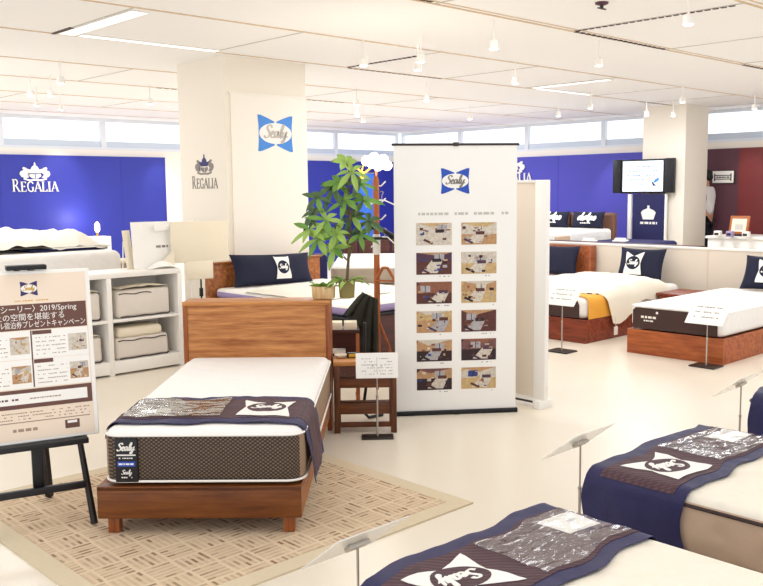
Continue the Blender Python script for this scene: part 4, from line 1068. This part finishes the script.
# further bed seen between the plants and the banner
b4 = thing('bed', 'far white bed with dark panelled headboard seen through the coat stand', 'bed', (-.03, 10.6, 0), 0.0)
mb = MB(); mb.box(-.57, .57, 0, 2.0, 0, .5, .01); obj('base', mb, M_greyside, b4)
mb = MB(); mattress(mb, 1.16, 0, 2.0, .5, .74, .07, 0, 1); obj('mattress', mb, [M_greyside, M_clothw], b4)
mb = MB()
for k_ in range(5): mb.box(-.52 + k_ * .23, -.295 + k_ * .23, 2.02, 2.1, 0, .93, .02, 3)
obj('headboard', mb, M_wdark, b4)
sl = thing('stool', 'slate blue covered stool left of the far white bed, behind the plant', 'stool', (-.72, 10.35, 0), .1)
mb = MB(); mb.box(-.09, .09, -.09, .09, .3, .9, .025, 3); obj('seat_cushion', mb, M_navy, sl)
mb = MB(); mb.box(-.08, .08, -.08, .08, 0, .3, .006); obj('base', mb, M_wdark, sl)
hb_ = thing('hanging_banner', 'light blue hanging banner on the blue wall behind the plant', 'banner', GP(13.717, 15.0, 0), RZ)
mb = MB(); mb.box(-.24, .24, -.004, .004, .55, 2.0); obj('banner_sheet', mb, M_skyb, hb_)
mb = MB(); mb.tube([(-.25, 0, 2.01), (.25, 0, 2.01)], .014, 8); mb.tube([(0, .03, .01), (0, .03, 2.0)], .012, 8); mb.box(-.2, .2, -.15, .15, 0, .02, .004); obj('stand', mb, M_steel, hb_)

# ------------------------------------------------------------ plants on the headboard
def leaf(mb, base, d, up, L, Wd, mi, droop=.3):
    d = Vector(d).normalized(); side = d.cross(up).normalized(); nrm = side.cross(d)
    P = []
    for i, (t, ww) in enumerate(((0, .06), (.25, .7), (.5, 1), (.75, .72), (1, .03))):
        c = base + d * (L * t) - Vector((0, 0, 1)) * (droop * L * t * t)
        P.append((c - side * Wd * ww / 2 + nrm * .006, c - nrm * .004, c + side * Wd * ww / 2 + nrm * .006))
    t = bmesh.new(); vs = [[t.verts.new(q) for q in p] for p in P]
    for a, b in zip(vs, vs[1:]):
        for k in (0, 1): t.faces.new((a[k], a[k + 1], b[k + 1], b[k]))
    for f in t.faces: f.material_index = mi
    mb.merge(t)
pt = thing('potted_tree', 'tall leafy green tree in an olive pot on the walnut headboard', 'plant', (-.236, 6.045, .893))
mb = MB(); mb.lathe([(.038, 0), (.05, .004), (.058, .115), (.06, .125), (.05, .125), (.048, .11)], 20); obj('pot', mb, M_poto, pt)
mb = MB(); mb.lathe([(.049, .1), (.03, .108), (.004, .112)], 14); obj('soil', mb, M_soil, pt)
trunk = [(0, 0, .1), (.012, .0, .25), (.025, 0, .42), (.03, .005, .56), (.02, 0, .72), (.03, 0, .84)]
br = MB(); br.tube(trunk, [.011, .01, .009, .008, .006, .004], 8)
CL = [(.045, .0, .85, .15, 1), (-.09, .02, .74, .13, 2), (-.19, .0, .68, .13, 2), (.0, -.03, .66, .14, 0), (.12, 0, .66, .14, 0), (-.13, -.06, .53, .15, 1), (-.24, -.04, .47, .14, 1), (-.06, -.05, .44, .13, 1), (.04, .03, .55, .14, 2),
      (.15, .02, .52, .13, 2), (-.19, -.03, .40, .14, 1), (.09, 0, .43, .13, 0), (-.04, .03, .78, .12, 0), (.10, .02, .77, .13, 0), (-.08, -.02, .34, .12, 1), (.0, .05, .92, .1, 1), (-.22, .02, .58, .11, 2)]
fl = MB()
for i, (x, y, z, L, mi) in enumerate(CL):
    c = Vector((x, y, z)); k_ = min(range(len(trunk)), key=lambda q: abs(trunk[q][2] - (z - .1))); b0 = Vector(trunk[k_])
    br.tube([b0, (b0 + c) / 2 + Vector((0, 0, .02)), c], [.004, .003, .0022], 5)
    n = 7; a0 = rnd.uniform(0, 6)
    nv = Vector((c.x * 1.6 + rnd.uniform(-.25, .25), -.75, .55 + rnd.uniform(-.2, .3))).normalized()
    e1 = nv.cross(Vector((0, 0, 1))).normalized(); e2 = e1.cross(nv)
    for q in range(n - 1):
        a = a0 + q * 2 * PI / (n - 1)
        d = e1 * math.cos(a) - e2 * math.sin(a) + nv * rnd.uniform(-.1, .45)
        leaf(fl, c, d, nv, L * rnd.uniform(.75, 1.1), .043 * rnd.uniform(.85, 1.25), mi if rnd.random() < .75 else rnd.randrange(3), rnd.uniform(.1, .45))
for q in range(16):
    a = rnd.uniform(0, 2 * PI)
    leaf(fl, Vector((.03 * math.cos(a), .03 * math.sin(a), .115)), Vector((math.cos(a), math.sin(a) * .8, rnd.uniform(.1, .9))), Vector((0, 0, 1)), rnd.uniform(.09, .16), .035, rnd.choice((0, 1, 1)), .5)
obj('trunk', br, M_stem, pt); obj('foliage', fl, [M_green, M_greenb, M_greend], pt, ang=180)
p2 = thing('potted_plant', 'small light green plant in a pale wooden pot on the walnut headboard', 'plant', (-.395, 6.03, .893))
mb = MB(); mb.lathe([(.07, 0), (.078, .01), (.082, .085), (.075, .085), (.07, .07)], 12, Matrix.Diagonal((1, .62, 1, 1))); obj('pot', mb, M_potw, p2)
mb = MB(); mb.lathe([(.07, .065), (.03, .075), (.003, .078)], 12, Matrix.Diagonal((1, .6, 1, 1))); obj('soil', mb, M_soil, p2)
fl = MB()
for cx in (-.045, .0, .04):
    for q in range(11):
        a = rnd.uniform(0, 2 * PI); leaf(fl, Vector((cx, rnd.uniform(-.02, .02), .07)), Vector((math.cos(a), math.sin(a) * .7, rnd.uniform(.4, 1.6))), Vector((0, 0, 1)), rnd.uniform(.06, .1), .026, rnd.choice((0, 1, 1)), .4)
obj('foliage', fl, [M_green, M_greenb], p2, ang=180)

# ------------------------------------------------------------ coat stand and what hangs on it
cs = thing('coat_stand', 'reddish brown wooden coat stand behind the bedside shelf', 'coat stand', (-.035, 7.0, 0))
mb = MB(); mb.lathe([(.02, .25), (.024, .3), (.024, 1.70), (.012, 1.735), (.002, 1.74)], 12); obj('pole', mb, M_orange, cs)
mb = MB(); mb.lathe([(.026, 1.12), (.03, 1.13), (.03, 1.27), (.026, 1.28)], 12); obj('collar', mb, M_white, cs)
for z, s in ((1.66, 1), (1.53, 1), (1.53, -1), (1.40, -1), (1.40, 1)):
    mb = MB(); mb.tube([(0, 0, z), (s * .04, -.01, z - .005), (s * .075, -.015, z + .03)], .006, 6); obj('hook', mb, M_white, cs)
for a in (-.5, 1.6, 3.7):
    mb = MB(); mb.tube([(0, 0, .62), (.1 * math.cos(a), .1 * math.sin(a) * .6, .4), (.2 * math.cos(a), .2 * math.sin(a) * .6, .012)], .011, 8); obj('leg', mb, M_wredy, cs)
def hanger(label, loc, rz, w, drop, r, mat, hook=.07, bar=True, group='coat hangers'):
    h = thing('coat_hanger', label, 'hanger', loc, rz, group)
    mb = MB(); mb.tube([(-w / 2, 0, -drop), (-w * .3, 0, -drop * .5), (-.02, 0, 0), (.02, 0, 0), (w * .3, 0, -drop * .5), (w / 2, 0, -drop)], r, 8)
    if bar: mb.tube([(-w / 2, 0, -drop), (w / 2, 0, -drop)], r * .6, 6)
    obj('arms', mb, mat, h)
    mb = MB(); mb.tube([(0, 0, 0), (0, 0, hook * .6), (.015, 0, hook * .85), (.0, 0, hook), (-.015, 0, hook * .9)], .003, 6); obj('hook', mb, M_steel, h)
hanger('wide black coat hanger on the coat stand', (-.05, 6.945, 1.335), .0, .34, .085, .019, M_black)
hanger('white wire hanger at the top of the coat stand', (.01, 6.94, 1.545), -.3, .26, .05, .005, M_white, bar=False)
hanger('white wire hanger lower on the coat stand by its pale collar', (.03, 6.94, 1.26), -.2, .22, .08, .005, M_white, bar=False)
hanger('orange wooden hanger low on the coat stand', (.03, 6.93, 1.02), -.4, .17, .1, .013, M_orange)
gm = thing('garment', 'dark olive pleated garment draped low on the coat stand', 'garment', (-.1, 6.90, 0), .05)
mb = MB()
def f(a, b):
    x0 = -.055 + .115 * a; z0 = .83 - .055 * a
    x1 = -.205 + (.20) * a; zb = (.665 - .03 * a) if a < .38 else .655 - .40 * min(1, (a - .38) / .3)
    if a > .68: x1 = -.02 + .08 * (a - .68) / .32; zb = .255 + .03 * (a - .68)
    fold = .02 * math.sin(a * 26)
    return Vector((x0 + (x1 - x0) * b ** .8, -.03 - .05 * math.sin(PI * b * .6) + fold * (.4 + b), z0 + (zb - z0) * b))
mb.sheet(f, 60, 16, .012); obj('cloth', mb, M_olive, gm, ang=70)
mb = MB()
for a in (.1, .3, .62, .93): mb.tube([f(a, b / 8) + Vector((0, -.009, 0)) for b in range(9)], .0035, 5)
obj('seam', mb, M_seam, gm)
mb = MB(); mb.tube([f(a / 10, 0) for a in range(11)], .012, 6); obj('waistband', mb, M_black, gm)

# ------------------------------------------------------------ low shelf table right of the walnut bed
nt = thing('bedside_table', 'walnut open bedside table with slatted shelves right of the walnut bed', 'table', (-.115, 5.845, 0), .03)
nw = .19
for sx in (-1, 1):
    for yy in (0, .27):
        mb = MB(); mb.box(sx * nw - .02, sx * nw + .02, yy, yy + .03, 0, .462, .002); obj('leg', mb, M_woodnz, nt)
mb = MB(); mb.box(-nw - .022, nw + .022, -.005, .31, .462, .492, .003); obj('tabletop', mb, M_wood, nt)
for z0, z1, zz in ((.31, .375, .33), (.13, .2, .15)):
    mb = MB(); mb.box(-nw + .02, nw - .02, .005, .025, z0, z1, .002); obj('front_rail', mb, M_woodn, nt)
    mb = MB()
    for q in range(3): mb.box(-nw + .02, nw - .02, .04 + q * .09, .1 + q * .09, zz, zz + .012)
    obj('shelf_slats', mb, M_woodn, nt)
mb = MB(); mb.box(-nw + .02, nw - .02, .008, .022, .04, .075, .002); obj('bottom_rail', mb, M_woodn, nt)
ph_ = thing('clock', 'small black and gold desk clock on the walnut bedside table', 'clock', (-.2, 5.98, .492), .2)
mb = MB(); mb.box(-.04, .04, -.02, .02, 0, .035, .006); obj('case', mb, M_black, ph_)
mb = MB(); mb.box(-.03, .03, -.023, -.02, .006, .03, .001); obj('face', mb, M_gold, ph_)
tr = thing('tray', 'small pale cream dish at the left of the walnut bedside table', 'dish', (-.28, 5.98, .492))
mb = MB(); mb.lathe([(.02, 0), (.035, .006), (.045, .022), (.04, .022), (.02, .008)], 18); obj('dish', mb, M_cream, tr)
mb = MB(); mb.tube([(-.12, 6.19, .7), (-.125, 6.2, .45), (-.115, 6.19, .25), (-.14, 6.2, .06), (-.1, 6.22, .012), (.0, 6.3, .012)], .011, 8); o = obj('power_cable', mb, M_black); tag(o, 'black cable hanging down behind the walnut bedside table', 'cable')
def w3(mb, M):
    for q in range(6): lines(mb, -.1, .1, .045 - .02 * q, .004, M @ T(0, 0, .0022), 0, .0006, 50 + q, .5)
    mb.rect(-.001, .001, -.055, .055, .0022, .0028, M)
sign_stand('white price card on a thin stand in front of the walnut bedside table', (-.035, 5.73, 0), .03, .50, (.275, .165), Matrix.Rotation(math.radians(80), 4, 'X') @ T(0, -.015, .012), M_paper, (.105, .05), writing=w3)
# brown bench with boxes behind it
bh = thing('side_table', 'dark brown side table behind the walnut bedside table, carrying two pale boxes', 'table', (-.27, 6.62, 0), .05)
mb = MB(); mb.box(-.13, .10, -.1, .12, .57, .595, .003); obj('tabletop', mb, M_wdark, bh)
mb = MB(); mb.box(-.12, .09, .08, .1, .3, .57); obj('back_panel', mb, M_wdark, bh)
for sx in (-.115, .085):
    for yy in (-.085, .1):
        mb = MB(); mb.box(sx - .013, sx + .013, yy - .013, yy + .013, 0, .57, .002); obj('leg', mb, M_orange, bh)
mb = MB(); mb.box(-.12, .09, -.08, .1, .36, .375); obj('lower_shelf', mb, M_wdark, bh)
for dx, l in ((-.075, 'pale pink tissue box at left on the dark side table behind the bed'), (.035, 'pale pink tissue box at right on the dark side table behind the bed')):
    mb = MB(); mb.box(-.048, .048, -.06, .06, 0, .055, .004); mb.box(-.03, .03, -.0612, -.06, .02, .035, mi=1); o = obj('tissue_box', mb, [M_cream, M_pink]); place(o, (-.27 + dx, 6.60, .595), .05); tag(o, l, 'box', 'tissue boxes on the side table')
for k_ in range(3):
    mb = MB(); mb.box(-.05, .05, -.06, .06, 0, .02, .006); o = obj('folded_cloth', mb, M_white if k_ % 2 == 0 else M_black); place(o, (-.325, 6.60, .3755 + k_ * .021), .05); tag(o, ('bottom white', 'black middle', 'top white')[k_] + ' folded cloth in the small pile under the dark side table', 'cloth', 'folded cloths under the side table')

# ------------------------------------------------------------ lit cluster lamp above the coat stand
lp = thing('floor_lamp', 'glowing cluster lamp with gold fitting just above the coat stand', 'lamp', (-.04, 7.6, 1.84))
mb = MB(); mb.tube([(0.005, 0, -1.82), (0.005, 0, .0)], .011, 8); mb.lathe([(.13, -1.84), (.13, -1.825), (.02, -1.81)], 20, T(.005, 0, 0)); obj('pole', mb, M_wredy, lp)
mb = MB(); mb.tube([(-.12, 0, -.06), (-.1, 0, .0), (0, 0, .0), (.1, 0, .0)], .008, 8); mb.box(-.135, -.095, -.015, .015, -.13, -.06, .004); mb.tube([(-.16, 0, -.03), (-.1, 0, -.075), (-.04, 0, -.03)], .01, 6); obj('gold_fitting', mb, M_gold, lp)
for x, y, z in ((-.07, -.02, .03), (-.01, .03, .06), (.06, -.02, .04), (.09, .03, -.01), (.02, -.04, -.015), (-.03, .0, .01), (.05, .02, .0)):
    mb = MB(); mb.ball((x * 1.1, y, z), .042, sub=3); obj('bulb', mb, M_lampglow, lp)
point('pendant_lamp_light', (-.03, 7.35, 1.8), 18, (1, .9, .75), .06)

# ------------------------------------------------------------ ceiling fittings
def strip(u0, u1, v0, v1, label):
    s_ = thing('ceiling_light', label, 'ceiling light', GP(u0, v0, CE), RZ, 'recessed light strips')
    mb = MB(); mb.box(0, u1 - u0, 0, v1 - v0, -.008, -.001); obj('diffuser', mb, M_strip, s_)
    mb = MB(); e = .008
    mb.box(-e, u1 - u0 + e, -e, 0, -.010, -.001); mb.box(-e, u1 - u0 + e, v1 - v0, v1 - v0 + e, -.010, -.001); mb.box(-e, 0, 0, v1 - v0, -.010, -.001); mb.box(u1 - u0, u1 - u0 + e, 0, v1 - v0, -.010, -.001); obj('frame', mb, M_white, s_)
strip(3.42, 3.56, 6.35, 7.65, 'white light strip running away at the upper left of the ceiling')
strip(3.6, 5.0, 7.56, 7.66, 'white light strip across the ceiling at upper left, next to the seam')
strip(10.02, 10.14, 6.4, 7.6, 'white light strip running away in the right half of the ceiling')
strip(10.2, 11.5, 7.56, 7.66, 'white light strip across the right half of the ceiling above the television')
rd = thing('ceiling_fitting', 'small dark red fitting on the ceiling at the top right of centre', 'ceiling fitting', GP(5.92, 3.84, CE), RZ)
mb = MB(); mb.lathe([(.05, -.001), (.05, -.012), (.03, -.02), (.006, -.022)], 16); obj('plate', mb, M_maroon, rd)
mb = MB(); mb.tube([(0, 0, -.02), (0, 0, -.045)], .014, 8); mb.box(-.05, .05, -.008, .008, -.05, -.042); obj('nozzle', mb, M_dark, rd)
SP = [(4.11, 9.2, 'at far left above the thick white bed'), (4.54, 10.45, 'over the left blue wall, right one of the big pair'), (4.36, 10.6, 'over the left blue wall, left one of the big pair'),
      (4.89, 11.7, 'low in the left cluster near the window strip'), (5.36, 12.04, 'low at left, just right of the window cluster'), (5.91, 10.58, 'beside the left edge of the cream column'),
      (5.66, 6.2, 'high above the plant, left of the double stem'), (5.9, 5.7, 'high above the plant, right of the double stem'), (8.17, 9.1, 'above the right edge of the column panel'),
      (9.35, 10.4, 'just under the spot by the column panel'), (5.83, 4.8, 'nearest to the camera, right of the top of the banner'), (6.27, 6.1, 'above the left part of the banner, upper'),
      (8.48, 8.1, 'above the middle of the banner'), (7.9, 6.2, 'right of the banner top, in the second bay'), (7.37, 4.8, 'hanging alone over the blue wall at right, on the near bay'),
      (11.4, 6.1, 'above the red wall beside the column top'), (13.05, 7.6, 'at the upper left corner of the television column'), (13.44, 7.35, 'in front of the upper part of the television column'),
      (6.03, 3.2, 'at the top right edge of the view'), (13.27, 5.95, 'at the far right above the red wall'), (11.16, 7.4, 'left of the television column, over the blue wall'),
      (11.93, 8.5, 'over the right blue wall near the banner edge'), (11.24, 9.75, 'behind the banner top, close to the windows'), (10.2, 11.2, 'far back over the middle blue wall')]
proto = thing('ceiling_spot', 'white hanging spotlight', 'spotlight', (0, 0, 0), 0, 'hanging ceiling spotlights')
mb = MB(); mb.tube([(0, 0, -.001), (0, 0, -.165)], .008, 6); obj('stem', mb, M_white, proto)
mb = MB(); mb.lathe([(.012, -.16), (.034, -.17), (.042, -.235), (.036, -.235)], 14); obj('lamp_head', mb, M_white, proto)
mb = MB(); mb.lathe([(.035, -.233), (.030, -.243), (.004, -.247)], 14); obj('bulb', mb, M_lampsoft, proto)
for i, (u, v, t) in enumerate(SP):
    o = proto if i == 0 else copy_tree(proto)
    place(o, GP(u, v, CE), 0); o['label'] = 'white hanging spotlight ' + t
def spot(loc, aim, power, size=50, col=(1, .92, .82)):
    l = bpy.data.lights.new('ceiling_spot_light', 'SPOT'); l.energy = power; l.spot_size = math.radians(size); l.spot_blend = .8; l.shadow_soft_size = .05; l.color = col
    o = bpy.data.objects.new('ceiling_spot_light', l); COL.objects.link(o); o.location = loc
    o.rotation_euler = (Vector(aim) - Vector(loc)).to_track_quat('-Z', 'Y').to_euler()
spot(GP(6.9, 14.6, 2.7), GP(6.9, 15.6, 1.9), 60)
spot(GP(8.8, 14.9, 2.7), GP(8.9, 15.6, 1.7), 40)
spot(GP(14.5, 9.6, 2.7), GP(15.4, 9.6, 1.5), 50)
spot(GP(14.6, 7.0, 2.7), GP(15.4, 6.9, 1.6), 30)
